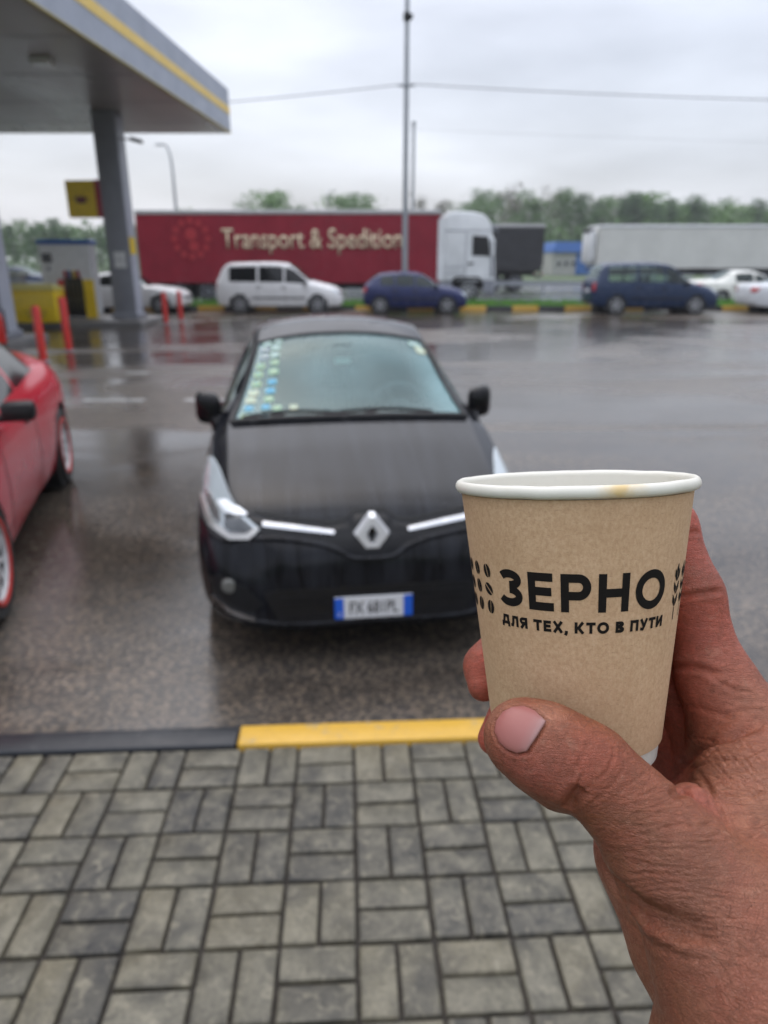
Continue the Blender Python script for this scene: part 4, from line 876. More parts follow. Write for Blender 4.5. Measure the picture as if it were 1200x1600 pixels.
street_lamp(-7.3, 100, 10.2, .8, 'distant street lamp between the trees above the red trailer')
# vehicles on the far left
for (x, y, kind, mm, lab) in ((-23.5, 45, 'hatch', P_red, 'red car far left beyond the yellow bin'), (-20.3, 46.5, 'sedan', P_navy, 'dark far car behind the fuel pump'), (-26.5, 50, 'mpv', P_white, 'white far van at the left edge behind the columns')):
    car(kind, 'distant_car', mm, (x, y, 0), 0, label=lab, cat='car', group='distant cars at left')
# ================================================================== TREES
lm = []
for k, c in enumerate(((.10, .185, .055), (.13, .24, .06), (.08, .15, .055), (.175, .17, .12))):
    m = worn('leaf_%s' % ['mid', 'fresh', 'deep', 'budding'][k], c, .7, .3, .5); lm.append(m)
M['bark'] = worn('bark', (.13, .115, .10), .85, .3, 3)
def tree_meshes(seed, h, w, kind):
    r = random.Random(seed); bm = BM()
    tube(bm, [(0, 0, 0), (.1, 0, h * .35), (.05 * h * .2, .1, h * .7), (0, 0, h * .93)], [.16, .13, .08, .02], 7); nodes = []
    for k in range(16 if kind < 3 else 26):
        z = h * r.uniform(.22, .9); a = r.uniform(0, 6.28); L = w * (.55 if kind != 2 else .42) * (1.15 - z / h) * r.uniform(.7, 1.25)
        e = Vector((math.cos(a) * L, math.sin(a) * L, z + L * r.uniform(.3, .9))); tube(bm, [(0, 0, z), (e.x * .5, e.y * .5, z + (e.z - z) * .35), e], [.06, .04, .012], 5); nodes += [e, Vector((e.x * .6, e.y * .6, z + (e.z - z) * .5))]
        if kind == 3:
            for q in range(5):
                d = Vector((r.uniform(-1, 1), r.uniform(-1, 1), r.uniform(.2, 1.3))) * .9; s_ = Vector((0, 0, z)).lerp(e, r.uniform(.4, 1)); tube(bm, [s_, s_ + d], [.022, .006], 4, cap=False)
    bmesh.ops.recalc_face_normals(bm, faces=bm.faces); tk = bpy.data.meshes.new('trunk'); bm.to_mesh(tk); bm.free(); tk.materials.append(M['bark'])
    V, Fc = [], []; nl = (46, 54, 54, 20)[kind]
    nodes += [Vector((r.gauss(0, w * .16), r.gauss(0, w * .16), h * r.uniform(.35, .97))) for _ in range(14)]
    for nd in nodes:
        cr_ = r.uniform(.45, .95) * w * .17
        for q in range(nl):
            p = nd + Vector((r.gauss(0, cr_), r.gauss(0, cr_), r.gauss(0, cr_ * .75)))
            if p.z > h: p.z = h - r.random()
            s_ = r.uniform(.10, .26); n_ = Vector((r.gauss(0, 1), r.gauss(0, 1), r.gauss(0, 1))).normalized(); a = n_.orthogonal().normalized() * s_; b_ = n_.cross(a) * .7; k0 = len(V)
            V += [p - a, p + b_, p + a, p - b_]; Fc.append((k0, k0 + 1, k0 + 2, k0 + 3))
    cm = bpy.data.meshes.new('crown'); cm.from_pydata(V, [], Fc); cm.materials.append(lm[kind]); return tk, cm
TV = [(tree_meshes(20 + i, h, w, k), k, h) for i, (h, w, k) in enumerate(((13, 7, 0), (11, 7.5, 1), (15, 6.5, 0), (14, 4.6, 2), (14.5, 6, 3), (12, 6, 1), (15.5, 5.5, 3), (12.5, 5.5, 2)))]
TL = {0: 'mid green bushy tree', 1: 'fresh pale green rounded tree', 2: 'deep green narrow tree', 3: 'nearly bare grey brown tree'}
rt = random.Random(5)
planted = []
def plant(x, y, v, s, u):
    (tk, cm), k, h = TV[v]
    where = 'behind the fuel pump and left columns' if u < 100 else 'between the canopy column and the trailer' if u < 360 else 'rising above the red trailer roof' if u < 700 else 'above the white lorry cab' if u < 775 else 'above the black trailer' if u < 858 else 'above the blue roofed shed' if u < 930 else 'above the left half of the white trailer' if u < 1080 else 'above the right end of the white trailer'
    o = thing('tree', (x, y, -.05), rt.uniform(0, 6.28), cat='tree', group='trees along the far woodland edge'); o.scale = (s, s, s * rt.uniform(.93, 1.07))
    planted.append((TL[k] + ' ' + where, u, o))
    for nm, me_ in (('trunk', tk), ('crown', cm)):
        q = bpy.data.objects.new(nm, me_); COL.objects.link(q); q.parent = o
for k in range(46):     # right hand wood, low at the far right
    u = 705 + 505 * (k + .5) / 46 + rt.uniform(-6, 6); y = rt.uniform(118, 150); zc = y * .942 + .6; x = (u - 600) / 1109 * zc
    top = np.interp(u, [700, 740, 800, 870, 900, 950, 1000, 1060, 1100, 1140, 1210], [322, 306, 300, 303, 312, 307, 305, 312, 308, 322, 326]) + rt.uniform(-4, 12)
    hh_ = (404 - top) / 1109 * zc + 1.8; v = rt.choice((0, 2, 4, 6, 4, 3, 0) if u < 960 else (0, 2, 1, 3, 7, 5)); plant(x, y, v, hh_ / TV[v][2], u)
for (u, top, v) in ((395, 318, 0), (428, 306, 1), (440, 312, 5), (535, 310, 1), (556, 306, 0), (578, 316, 5), (300, 326, 5), (470, 322, 7), (655, 316, 4), (688, 314, 6)):
    y = rt.uniform(120, 145); zc = y * .942 + .6; plant((u - 600) / 1109 * zc, y, v, ((404 - top) / 1109 * zc + 1.8) / TV[v][2], u)
for k in range(18):
    u = -60 + 290 * k / 17; y = rt.uniform(100, 125); zc = y * .942 + .6; top = 345 + rt.uniform(-8, 14); v = rt.choice((2, 3, 7, 0)); plant((u - 600) / 1109 * zc, y, v, ((404 - top) / 1109 * zc + 1.8) / TV[v][2], u)
ORD = ('first', 'second', 'third', 'fourth', 'fifth', 'sixth', 'seventh', 'eighth', 'ninth', 'tenth', 'eleventh', 'twelfth')
for lab in {q[0] for q in planted}:
    grp = sorted([q for q in planted if q[0] == lab], key=lambda q: q[1])
    for k, q in enumerate(grp): q[2]['label'] = lab if len(grp) == 1 else lab + ', ' + ORD[min(k, 11)] + ' from left'
V, Fc = [], []
for k in range(26000):   # undergrowth that reads as one mass
    u = rt.uniform(-150, 1350); y = rt.uniform(112, 152); zc = y * .942 + .6; x = (u - 600) / 1109 * zc
    hmax = 3.2 + 3.0 * abs(noise.noise(Vector((x * .12, y * .1, 0)))) + (3.0 if u > 690 or u < 200 else 0)
    p = Vector((x, y, hmax * rt.random() ** .8)); s_ = rt.uniform(.18, .42); n_ = Vector((rt.gauss(0, 1), rt.gauss(0, 1), rt.gauss(0, 1))).normalized(); a = n_.orthogonal().normalized() * s_; b_ = n_.cross(a) * .7; k0 = len(V)
    V += [p - a, p + b_, p + a, p - b_]; Fc.append((k0, k0 + 1, k0 + 2, k0 + 3))
me = bpy.data.meshes.new('undergrowth'); me.from_pydata(V, [], Fc); link('undergrowth', me, lm[0], kind='stuff', label='dense green undergrowth below the far woodland trees')


# damp air between here and the far wood
hz = BM(); box(hz, (0, 150, 12), (460, 420, 30)); hz_ = fin(hz, 'haze', None, smooth=0, kind='stuff')
m = bpy.data.materials.new('damp_air'); m.use_nodes = True; m.node_tree.nodes.clear()
o_ = m.node_tree.nodes.new('ShaderNodeOutputMaterial'); v_ = m.node_tree.nodes.new('ShaderNodeVolumePrincipled')
v_.inputs['Color'].default_value = (.93, .95, 1.0, 1); v_.inputs['Density'].default_value = .0007; m.node_tree.links.new(v_.outputs[0], o_.inputs['Volume']); hz_.data.materials.append(m)
# ================================================================== CUP (built in the camera's neighbourhood, real size: 80 mm rim)
ct, st_ = math.cos(PITCH), math.sin(PITCH)
CAMF = Matrix(((1, 0, 0, 0), (0, st_, ct, 0), (0, ct, -st_, CAM_H), (0, 0, 0, 1)))        # right/up/forward -> world
def px3(u, v, z): return Vector(((u - 600) / 1109 * z, (800 - v) / 1109 * z, z))
TILT, ROLL = R(6.3), R(2.0)
CH = .0885
c_rim = px3(896, 753, .2304)
ax_u = Vector((-math.sin(ROLL) * math.cos(TILT), math.cos(ROLL) * math.cos(TILT), -math.sin(TILT)))
fr = Vector((0, 0, -1)); fr = (fr - ax_u * fr.dot(ax_u)).normalized(); rt_ = Vector((1, 0, 0)); rt_ = (rt_ - ax_u * rt_.dot(ax_u) - fr * rt_.dot(fr)).normalized()
c_base = c_rim - ax_u * CH
CUPM = Matrix(((rt_.x, -fr.x, ax_u.x, c_base.x), (rt_.y, -fr.y, ax_u.y, c_base.y), (rt_.z, -fr.z, ax_u.z, c_base.z), (0, 0, 0, 1)))
cup = thing('paper_cup', label='kraft brown paper coffee cup with dark lettering held up in the hand', cat='cup')
cup.matrix_world = CAMF @ CUPM
RB, RTOP = .0268, .0364
def cR(h): return RB + (RTOP - RB) * h / CH
m = mat('kraft_paper', (.40, .265, .155), .72); t = NT(m); v = t.obj()
v1 = t.obj((1, 1, .75)); v2 = t.obj((.3, .3, 1.2), (.4, .3, .2)); v3 = t.obj((1, .7, .5), (.6, .5, .1))
f1 = t.noise(900, 4, .7, v1); f2 = t.noise(1500, 3, .7, v3); f3 = t.noise(55, 4, .6, v); f4 = t.noise(2300, 2, .6, v2)
cc = t.ramp(f1, [(.26, (.43, .265, .145)), (.5, (.53, .345, .20)), (.74, (.61, .42, .262))])
cc = t.mix(t.mr(f2, .58, .76, 0, .5), cc, (.58, .42, .26)); cc = t.mix(t.mr(f4, .60, .75, 0, .45), cc, (.22, .12, .055)); cc = t.mix(t.mr(f3, .35, .7, 0, .3), cc, (.36, .215, .105))
t.col(cc); t.bump(t.math('ADD', f1, f2), .22, .0004); M['kraft'] = m
m = mat('cup_white_board', (.70, .685, .63), .35); t = NT(m); v = t.obj()
stn = t.noise(120, 4, .6, v, .5); sx_ = t.n('ShaderNodeVectorMath', operation='DISTANCE'); t.l(t.obj(), sx_.inputs[0]); sx_.inputs[1].default_value = (.004, -.040, CH)
near = t.mr(sx_.outputs['Value'], .003, .009, .75, 0)
c1 = t.mix(t.math('MULTIPLY', near, t.mr(stn, .35, .6, 0.2, 1)), t.mix(t.mr(stn, .5, .8, 0, .4), (.68, .655, .575), (.58, .54, .44)), (.62, .40, .10))
t.col(c1); t.bump(t.noise(400, 3, .6, v), .1, .0004); M['cupwhite'] = m
N_ = 96
bm = BM(); lathe(bm, [(cR(.0062), .0062), (cR(.02), .02), (cR(.05), .05), (cR(CH - .0024), CH - .0024), (cR(CH - .0024) - .0006, CH - .0024), (cR(.0062) - .0007, .0062)], N_, close=True)
fin(bm, 'sleeve', M['kraft'], cup, smooth=60)
bm = BM(); lathe(bm, [(cR(0) - .0008, 0), (cR(.0068) - .0008, .0068), (cR(.0075) - .0009, .0075), (cR(CH) - .0008, CH), (cR(CH) - .0013, CH), (cR(.008) - .0014, .008), (.001, .008), (.001, .0074), (cR(.007) - .002, .0074), (cR(0) - .0016, 0)], N_, close=True)
fin(bm, 'liner', M['cupwhite'], cup, smooth=50)
bm = BM(); lathe(bm, [(cR(CH) + .0002 + .0015 * math.cos(a), CH - .0003 + .0019 * math.sin(a)) for a in np.linspace(0, 2 * math.pi, 15)[:-1]], N_, close=True)
for q in bm.verts:
    a = math.atan2(q.co.y, q.co.x); w = .00004 * math.sin(a * 7 + 1) + .00003 * math.sin(a * 19) + .00014 * noise.noise(Vector((math.cos(a) * 3, math.sin(a) * 3, 0))); q.co.z += w; q.co *= 1 + w * .9
fin(bm, 'rim', M['cupwhite'], cup, smooth=70)
def wrap(bm, ang0, h0, name, dr=.00012):
    """print flat 2D shapes (x along the arc, y up, in millimetres) round the cup wall"""
    bmesh.ops.triangulate(bm, faces=bm.faces)
    xs = [q.co.x for q in bm.verts]
    x = math.floor(min(xs) / 1.2) * 1.2 + .0371
    while x < max(xs):
        bmesh.ops.bisect_plane(bm, geom=list(bm.verts) + list(bm.edges) + list(bm.faces), plane_co=(x, 0, 0), plane_no=(1, 0, 0), dist=1e-5); x += 1.2
    for q in bm.verts:
        h = h0 + q.co.y * .001; r = cR(h) + dr; a = ang0 + q.co.x * .001 / cR(h0); q.co = Vector((r * math.sin(a), -r * math.cos(a), h))
    return fin(bm, name, M['ink'], cup, smooth=0, recalc=False)
H1 = CH - .0350                                     # baseline of the big word
def arc(cx, cy, rx, ry, a0, a1, n=22): return [(cx + rx * math.cos(R(a)), cy + ry * math.sin(R(a))) for a in np.linspace(a0, a1, n)]
def glyphs(w):          # bold grotesque capitals as centre lines, cap height 1, pen width w
    e = w / 2; t_, m_, b_ = 1 - e, .5, e
    return {
        'З': (.80, [arc(.37, .735, .30, .265 - e, 155, -90), arc(.36, .29, .44 - e, .29 - e, 90, -158)]),
        'Е': (.74, [[(e, 0), (e, 1)], [(e, t_), (.72, t_)], [(e, .51), (.68, .51)], [(e, b_), (.74, b_)]]),
        'Р': (.82, [[(e, 0), (e, 1)], [(e, t_), (.48, t_)] + arc(.48, .66, .34 - e, .34 - e, 90, -90) + [(e, .32 + e)]]),
        'Н': (.88, [[(e, 0), (e, 1)], [(.88 - e, 0), (.88 - e, 1)], [(e, .5), (.88 - e, .5)]]),
        'О': (1.10, [arc(.55, .5, .55 - e, .5 - e + .02, 0, 360, 48)]),
        'Д': (1.0, [[(0, b_ + .12), (1.0, b_ + .12)], [(e * .9, -.12), (e * .9, .2)], [(1 - e * .9, -.12), (1 - e * .9, .2)], [(.80, .1), (.80, t_), (.34, t_), (.24, .25), (.16, .14)]]),
        'Л': (.90, [[(.90 - e, 0), (.90 - e, t_), (.34, t_), (.28, .35), (.20, .12), (.0, b_)]]),
        'Я': (.86, [[(.86 - e, 0), (.86 - e, 1)], [(.86 - e, t_), (.38, t_)] + arc(.38, .67, .36 - e, .33 - e, 90, 270) + [(.86 - e, .34 + e)], [(.5, .42), (.14, 0)]]),
        'Т': (.86, [[(0, t_), (.86, t_)], [(.43, t_), (.43, 0)]]),
        'Х': (.96, [[(.12, 0), (.84, 1)], [(.84, 0), (.12, 1)]]),
        ',': (.26, [[(.16, .2), (.14, .0), (.05, -.2)]]),
        'К': (.90, [[(e, 0), (e, 1)], [(e, .42), (.34, .48), (.76, 1)], [(.34, .52), (.78, 0)]]),
        'В': (.84, [[(e, 0), (e, 1)], [(e, t_), (.46, t_)] + arc(.46, .745, .26 - e * .4, .255 - e, 90, -90) + [(e, .51)], [(e, .5), (.5, .5)] + arc(.5, .27, .34 - e, .27 - e, 90, -90) + [(e, b_)]]),
        'П': (.88, [[(e, 0), (e, t_), (.88 - e, t_), (.88 - e, 0)]]),
        'У': (.92, [[(.12, 1), (.50, .34)], [(.82, 1), (.48, .26), (.36, .08), (.10, b_)]]),
        'И': (.90, [[(e, 0), (e, 1)], [(.90 - e, 0), (.90 - e, 1)], [(e, .1), (.90 - e, .9)]]),
        ' ': (.34, [])}
def ribbon(bm, pts, w, closed=False):
    P_ = [Vector((a, b)) for k, (a, b) in enumerate(pts) if k == 0 or abs(a - pts[k - 1][0]) + abs(b - pts[k - 1][1]) > 1e-5]; L_, R_ = [], []; n = len(P_)
    for k, p in enumerate(P_):
        d0 = (P_[k] - P_[k - 1]) if k else (P_[1] - P_[0]); d1 = (P_[k + 1] - P_[k]) if k < n - 1 else (P_[k] - P_[k - 1])
        if closed and k in (0, n - 1): d0, d1 = P_[n - 1] - P_[n - 2], P_[1] - P_[0]
        d0.normalize(); d1.normalize(); t_ = (d0 + d1).normalized(); nn = Vector((-t_.y, t_.x)); sc_ = w / 2 / max(.5, nn.dot(Vector((-d0.y, d0.x))))
        L_.append(bm.verts.new((*(p + nn * sc_), 0))); R_.append(bm.verts.new((*(p - nn * sc_), 0)))
    for k in range(n - 1): bm.faces.new((R_[k], R_[k + 1], L_[k + 1], L_[k]))
def word(s, cap, w, width, gap, h, name):
    G_ = glyphs(w); x = 0; strokes = []
    for ch in s:
        a, st__ = G_[ch]
        for q in st__: strokes.append([(x + u, v_) for u, v_ in q])
        x += a + gap
    x -= gap; k = width / x; o_ = None
    parts_ = []
    for q in strokes:
        bm = BM(); ribbon(bm, q, w, abs(q[0][0] - q[-1][0]) + abs(q[0][1] - q[-1][1]) < 1e-6)
        for v_ in bm.verts: v_.co = Vector(((v_.co.x - x / 2) * k, v_.co.y * cap, 0))
        parts_.append(bm)
    allb = BM(); dz = 0
    for bm in parts_:
        o_ = wrap(bm, R(-10.3), h, name, .00010 + dz); dz += .000002; allb.from_mesh(o_.data); me_ = o_.data; bpy.data.objects.remove(o_); bpy.data.meshes.remove(me_)
    fin(allb, name, M['ink'], cup, smooth=0, recalc=False)
word('ЗЕРНО', 11.4, .222, 51.4, .20, H1, 'brand_lettering')
word('ДЛЯ ТЕХ, КТО В ПУТИ', 3.4, .265, 51.2, .15, CH - .0413, 'slogan_lettering')
for ci, ca in enumerate((-65.5, -76.5, -87.5, -98.5)):
    for ri, dd in enumerate((.0254, .0312, .0370)):
        bm = BM(); tilt = R(rt.choice((-18, 8, 20, -8, 14)) + (28 if (ci, ri) in ((0, 1), (1, 0)) else 0))
        for sgn in (-1, 1):
            pts = []
            for k in range(13):
                a = -math.pi / 2 + math.pi * k / 12; pts.append((sgn * (.2 + 1.5 * math.cos(a)), 2.15 * math.sin(a)))
            bm.faces.new([bm.verts.new((p[0] * math.cos(tilt) - p[1] * math.sin(tilt), p[0] * math.sin(tilt) + p[1] * math.cos(tilt), 0)) for p in (pts if sgn > 0 else pts[::-1])])
        wrap(bm, R(ca), CH - dd, 'coffee_bean_print')
for wi, wa in enumerate((47.5, 57.5, 67.5)):
    bm = BM()
    def q4(*p): bm.faces.new([bm.verts.new((a, b, 0)) for a, b in p])
    for k in range(3):
        y = 3.0 + k * 3.9
        q4((.22, y), (1.7, y + 2.0), (1.7, y + 4.2), (.22, y + 2.4)); q4((-.22, y), (-.22, y + 2.4), (-1.7, y + 4.2), (-1.7, y + 2.0))
    q4((0, 13.2), (.8, 14.4), (0, 16.6), (-.8, 14.4)); q4((-.22, -1), (.22, -1), (.22, 2.9), (-.22, 2.9))
    wrap(bm, R(wa), CH - .0398, 'wheat_ear_print')
# ================================================================== HAND (one continuous skin, grown from a distance field in right/up/forward space)
HS = .0009
LO = np.array([.016, -.262, .066]); HI = np.array([.205, .012, .318])
dims = ((HI - LO) / HS).astype(int)
gx = [(LO[k] + HS * np.arange(dims[k])).astype(np.float32) for k in range(3)]
def field(): return np.full(dims, .05, np.float32)
def capsule(Fd, a, b, ra, rb, k, flat=None):
    a, b = np.array(a, float), np.array(b, float); mx_ = max(ra, rb) + k * 1.6 + .002
    lo = np.maximum(((np.minimum(a, b) - mx_ - LO) / HS).astype(int), 0); hi = np.minimum(((np.maximum(a, b) + mx_ - LO) / HS).astype(int) + 1, dims)
    if (hi <= lo).any(): return
    sl = tuple(slice(lo[q], hi[q]) for q in range(3))
    X, Y, Z = gx[0][sl[0]][:, None, None], gx[1][sl[1]][None, :, None], gx[2][sl[2]][None, None, :]
    d = b - a; L2_ = max(d @ d, 1e-12)
    t_ = np.clip(((X - a[0]) * d[0] + (Y - a[1]) * d[1] + (Z - a[2]) * d[2]) / L2_, 0, 1).astype(np.float32)
    dist = np.sqrt((X - a[0] - t_ * d[0]) ** 2 + (Y - a[1] - t_ * d[1]) ** 2 + (Z - a[2] - t_ * d[2]) ** 2) - (ra + (rb - ra) * t_)
    S_ = Fd[sl]; h = np.clip(.5 + .5 * (S_ - dist) / k, 0, 1); Fd[sl] = S_ * (1 - h) + dist * h - k * h * (1 - h)
def chain(Fd, pts, k):
    for (p, r0), (q, r1) in zip(pts, pts[1:]): capsule(Fd, p, q, r0, r1, k)
def P3(u, v, z): return tuple(px3(u, v, z))
def on_cup(h_from_rim, ang, gap):      # a point round the cup: ang 0 = right, 90 = behind, 180 = left
    h = CH - h_from_rim; r = cR(h) + gap
    return tuple(c_base + ax_u * h + rt_ * (r * math.cos(R(ang))) - fr * (r * math.sin(R(ang))))
thumb = [(P3(813, 1151, .1985), .0102), (P3(846, 1166, .1975), .0112), (P3(885, 1187, .196), .0109), (P3(925, 1202, .1945), .0104), (P3(985, 1265, .192), .0113), (P3(1052, 1345, .188), .0150), (P3(1170, 1498, .178), .0228), (P3(1310, 1690, .160), .029)]
I0 = (P3(1172, 1168, .238), .0138)
index = [I0, (P3(1110, 1045, .244), .0108), (P3(1082, 930, .247), .0097), (P3(1046, 822, .256), .0088), (on_cup(.004, 62, .0085), .0083), (on_cup(.002, 100, .008), .0075)]
middle = [((.1234, -.0868, .2565), .0140), (on_cup(.058, 42, .0105), .0100), (on_cup(.060, 108, .0098), .0092), (on_cup(.0700, 134, .0080), .0080), (on_cup(.0750, 144, .0062), .0056)]
ring = [((.1235, -.103, .274), .0130), (on_cup(.083, 42, .013), .0095), (on_cup(.084, 108, .0095), .0088), (on_cup(.0960, 137, .0066), .0062)]
pinky = [((.118, -.122, .286), .0115), ((.099, -.112, .300), .0085), ((.080, -.104, .291), .0078), ((.072, -.101, .275), .0072)]
A_ = field(); chain(A_, thumb, .006); capsule(A_, P3(838, 1183, .1995), P3(876, 1215, .1985), .0094, .0092, .0018)
B_ = field(); chain(B_, index, .005)
capsule(B_, P3(1130, 1085, .240), P3(1200, 1215, .228), .0115, .015, .008)
for f_ in (middle, ring, pinky):
    C_ = field(); chain(C_, f_, .004); B_ = np.minimum(B_, C_)
# palm: metacarpals, heel, web
wr_ = np.array(P3(1325, 1690, .160))
capsule(B_, I0[0], wr_ + (.0, -.005, .0), .0150, .026, .012)
capsule(B_, middle[0][0], wr_ + (-.004, -.008, .012), .0150, .024, .012)
capsule(B_, ring[0][0], wr_ + (-.010, -.012, .022), .0135, .022, .012)
capsule(B_, pinky[0][0], P3(1026, 1335, .236), .0110, .0150, .012)
capsule(B_, P3(1026, 1335, .236), P3(1078, 1475, .224), .0150, .0160, .012)
capsule(B_, P3(1078, 1475, .224), P3(1185, 1650, .207), .0160, .019, .012)
capsule(B_, P3(1185, 1650, .207), tuple(wr_ + (-.012, -.02, .012)), .019, .024, .014)
capsule(B_, P3(1026, 1335, .236), P3(1180, 1330, .225), .014, .016, .016)      # palm floor
# web of skin between thumb and index
W_ = field()
capsule(W_, P3(1120, 1345, .199), P3(1165, 1225, .220), .0125, .0120, .010); capsule(W_, P3(1165, 1225, .220), P3(1195, 1160, .234), .0120, .0130, .010)
capsule(W_, P3(1180, 1420, .192), P3(1230, 1250, .215), .018, .016, .012)
capsule(W_, P3(1078, 1262, .2005), P3(1110, 1335, .197), .0068, .012, .006)
def smin(a, b, k):
    h = np.clip(.5 + .5 * (a - b) / k, 0, 1); return a * (1 - h) + b * h - k * h * (1 - h)
H_ = smin(smin(A_, W_, .0045), B_, .0035)
# forearm: leaves the frame at lower right, towards the viewer's side
capsule(H_, tuple(wr_ + (-.002, -.008, .008)), (.150, -.235, .105), .0265, .031, .02)
del A_, B_, W_
# carve the cup out so that the skin only touches it
X, Y, Z = gx[0][:, None, None], gx[1][None, :, None], gx[2][None, None, :]
hz = (X - c_base.x) * ax_u.x + (Y - c_base.y) * ax_u.y + (Z - c_base.z) * ax_u.z
rad = np.sqrt(np.maximum((X - c_base.x) ** 2 + (Y - c_base.y) ** 2 + (Z - c_base.z) ** 2 - hz ** 2, 0))
cupd = np.maximum(np.maximum(rad - (RB + (RTOP - RB) * hz / CH) - .0002, -hz), hz - CH - .003)
H_ = np.maximum(H_, -cupd).astype(np.float32); del hz, rad, cupd
H_[0], H_[-1] = .01, .01; H_[:, 0], H_[:, -1] = .01, .01; H_[:, :, 0], H_[:, :, -1] = .01, .01
def surface_nets(Fd):
    ins = Fd < 0; c = np.zeros(np.array(Fd.shape) - 1, np.uint8)
    for dx in (0, 1):
        for dy in (0, 1):
            for dz in (0, 1): c += ins[dx:Fd.shape[0] - 1 + dx, dy:Fd.shape[1] - 1 + dy, dz:Fd.shape[2] - 1 + dz]
    act = np.argwhere((c > 0) & (c < 8)); ID = np.full(c.shape, -1, np.int32); ID[tuple(act.T)] = np.arange(len(act))
    acc = np.zeros((len(act), 3)); cnt = np.zeros(len(act)); cor = [(a, b, d) for a in (0, 1) for b in (0, 1) for d in (0, 1)]
    for a in cor:
        for b in cor:
            if sum(abs(np.subtract(a, b))) != 1 or a > b: continue
            fa = Fd[tuple((act + a).T)]; fb = Fd[tuple((act + b).T)]; k = (fa < 0) != (fb < 0); t_ = np.where(k, fa / np.where(k, fa - fb, 1), 0)
            acc += np.where(k[:, None], np.array(a) + t_[:, None] * (np.array(b) - np.array(a)), 0); cnt += k
    V = LO + (act + acc / cnt[:, None]) * HS; Q = []
    for ax in range(3):
        o1, o2 = [q for q in range(3) if q != ax]; s1 = [slice(None)] * 3; s2 = [slice(None)] * 3; s1[ax] = slice(0, -1); s2[ax] = slice(1, None)
        E_ = np.argwhere(ins[tuple(s1)] != ins[tuple(s2)]); E_ = E_[(E_[:, o1] > 0) & (E_[:, o2] > 0) & (E_[:, o1] < c.shape[o1]) & (E_[:, o2] < c.shape[o2])]
        fl = ins[tuple(E_.T)]; e1 = np.zeros(3, int); e1[o1] = 1; e2 = np.zeros(3, int); e2[o2] = 1
        q = np.stack([ID[tuple((E_ - e1 - e2).T)], ID[tuple((E_ - e2).T)], ID[tuple(E_.T)], ID[tuple((E_ - e1).T)]], 1)
        if ax == 1: fl = ~fl
        q[~fl] = q[~fl][:, ::-1]; Q.append(q)
    return V, np.concatenate(Q)
V, Q = surface_nets(H_); del H_
me = bpy.data.meshes.new('hand'); me.from_pydata(V.tolist(), [], Q.tolist()); me.update()
# fine mesh for creases
ho = bpy.data.objects.new('hand', me); COL.objects.link(ho)
sm = ho.modifiers.new('smooth', 'SMOOTH'); sm.factor = .5; sm.iterations = 3
md_ = ho.modifiers.new('sub', 'SUBSURF'); md_.levels = 1; md_.render_levels = 1
me2 = bpy.data.meshes.new_from_object(ho.evaluated_get(bpy.context.evaluated_depsgraph_get())); ho.modifiers.clear(); ho.data = me2; bpy.data.meshes.remove(me); me = me2; me.name = 'hand'
n = len(me.vertices); co = np.empty(n * 3, np.float32); me.vertices.foreach_get('co', co); co = co.reshape(-1, 3).astype(float)
nr = np.empty(n * 3, np.float32); me.vertices.foreach_get('normal', nr); nr = nr.reshape(-1, 3).astype(float)
hb = BVHTree.FromPolygons([tuple(p) for p in V], [tuple(q) for q in Q])
def hitp(u, v):
    d = px3(u, v, 1).normalized(); h = hb.ray_cast(Vector((0, 0, 0)), d); return h
disp = np.zeros(n)
def crease(pts, depth, width, taper=True, step=6):
    P_ = []
    for (u0, v0), (u1, v1) in zip(pts, pts[1:]):
        k = max(1, int(math.hypot(u1 - u0, v1 - v0) / step))
        for q in range(k): P_.append((u0 + (u1 - u0) * q / k, v0 + (v1 - v0) * q / k))
    P_.append(pts[-1]); H3 = [hitp(u, v)[0] for u, v in P_]; H3 = [np.array(h) for h in H3 if h is not None]
    if len(H3) < 2: return
    H3 = np.array(H3); lo = H3.min(0) - width * 5; hi = H3.max(0) + width * 5; sel = np.where(((co > lo) & (co < hi)).all(1))[0]
    if not len(sel): return
    best = np.full(len(sel), 1.); par = np.zeros(len(sel)); N = len(H3) - 1
    for k in range(N):
        a, b = H3[k], H3[k + 1]; d = b - a
        if d @ d > (8 * .003) ** 2 or d @ d < 1e-14: continue
        t_ = np.clip(((co[sel] - a) @ d) / (d @ d), 0, 1); dd = np.linalg.norm(co[sel] - a - t_[:, None] * d, axis=1); m_ = dd < best; best[m_] = dd[m_]; par[m_] = (k + t_[m_]) / N
    f_ = np.exp(-(best / width) ** 2) - .25 * np.exp(-((best - 2.0 * width) / width) ** 2)
    if taper: f_ *= np.clip(np.minimum(par, 1 - par) * 5, 0, 1) ** .7
    disp[sel] -= depth * f_
# main folds
crease([(1058, 935), (1085, 929), (1112, 925), (1142, 921)], .0009, .0010)
crease([(1048, 1043), (1085, 1042), (1130, 1054)], .0010, .0011); crease([(1100, 1050), (1140, 1075), (1180, 1085)], .0004, .0008)
crease([(1070, 833), (1100, 830)], .0006, .0010)
crease([(1046, 1215), (1075, 1186), (1108, 1162), (1150, 1148), (1196, 1128)], .0016, .0018)
crease([(1070, 1205), (1110, 1188), (1160, 1182), (1198, 1166)], .0007, .0008)
crease([(1078, 1222), (1120, 1238), (1165, 1243), (1198, 1238)], .0005, .0007); crease([(1085, 1200), (1105, 1225), (1125, 1262), (1140, 1300), (1152, 1310)], .0007, .0008)
crease([(1046, 1243), (1068, 1236), (1080, 1246)], .0012, .0013); crease([(1095, 1190), (1130, 1160), (1170, 1160)], .0005, .0007)
crease([(1110, 1210), (1150, 1205), (1198, 1205)], .0004, .0006); crease([(1120, 1120), (1160, 1110), (1195, 1108)], .0003, .0007)
crease([(1050, 1100), (1090, 1105), (1150, 1125)], .0003, .0010)
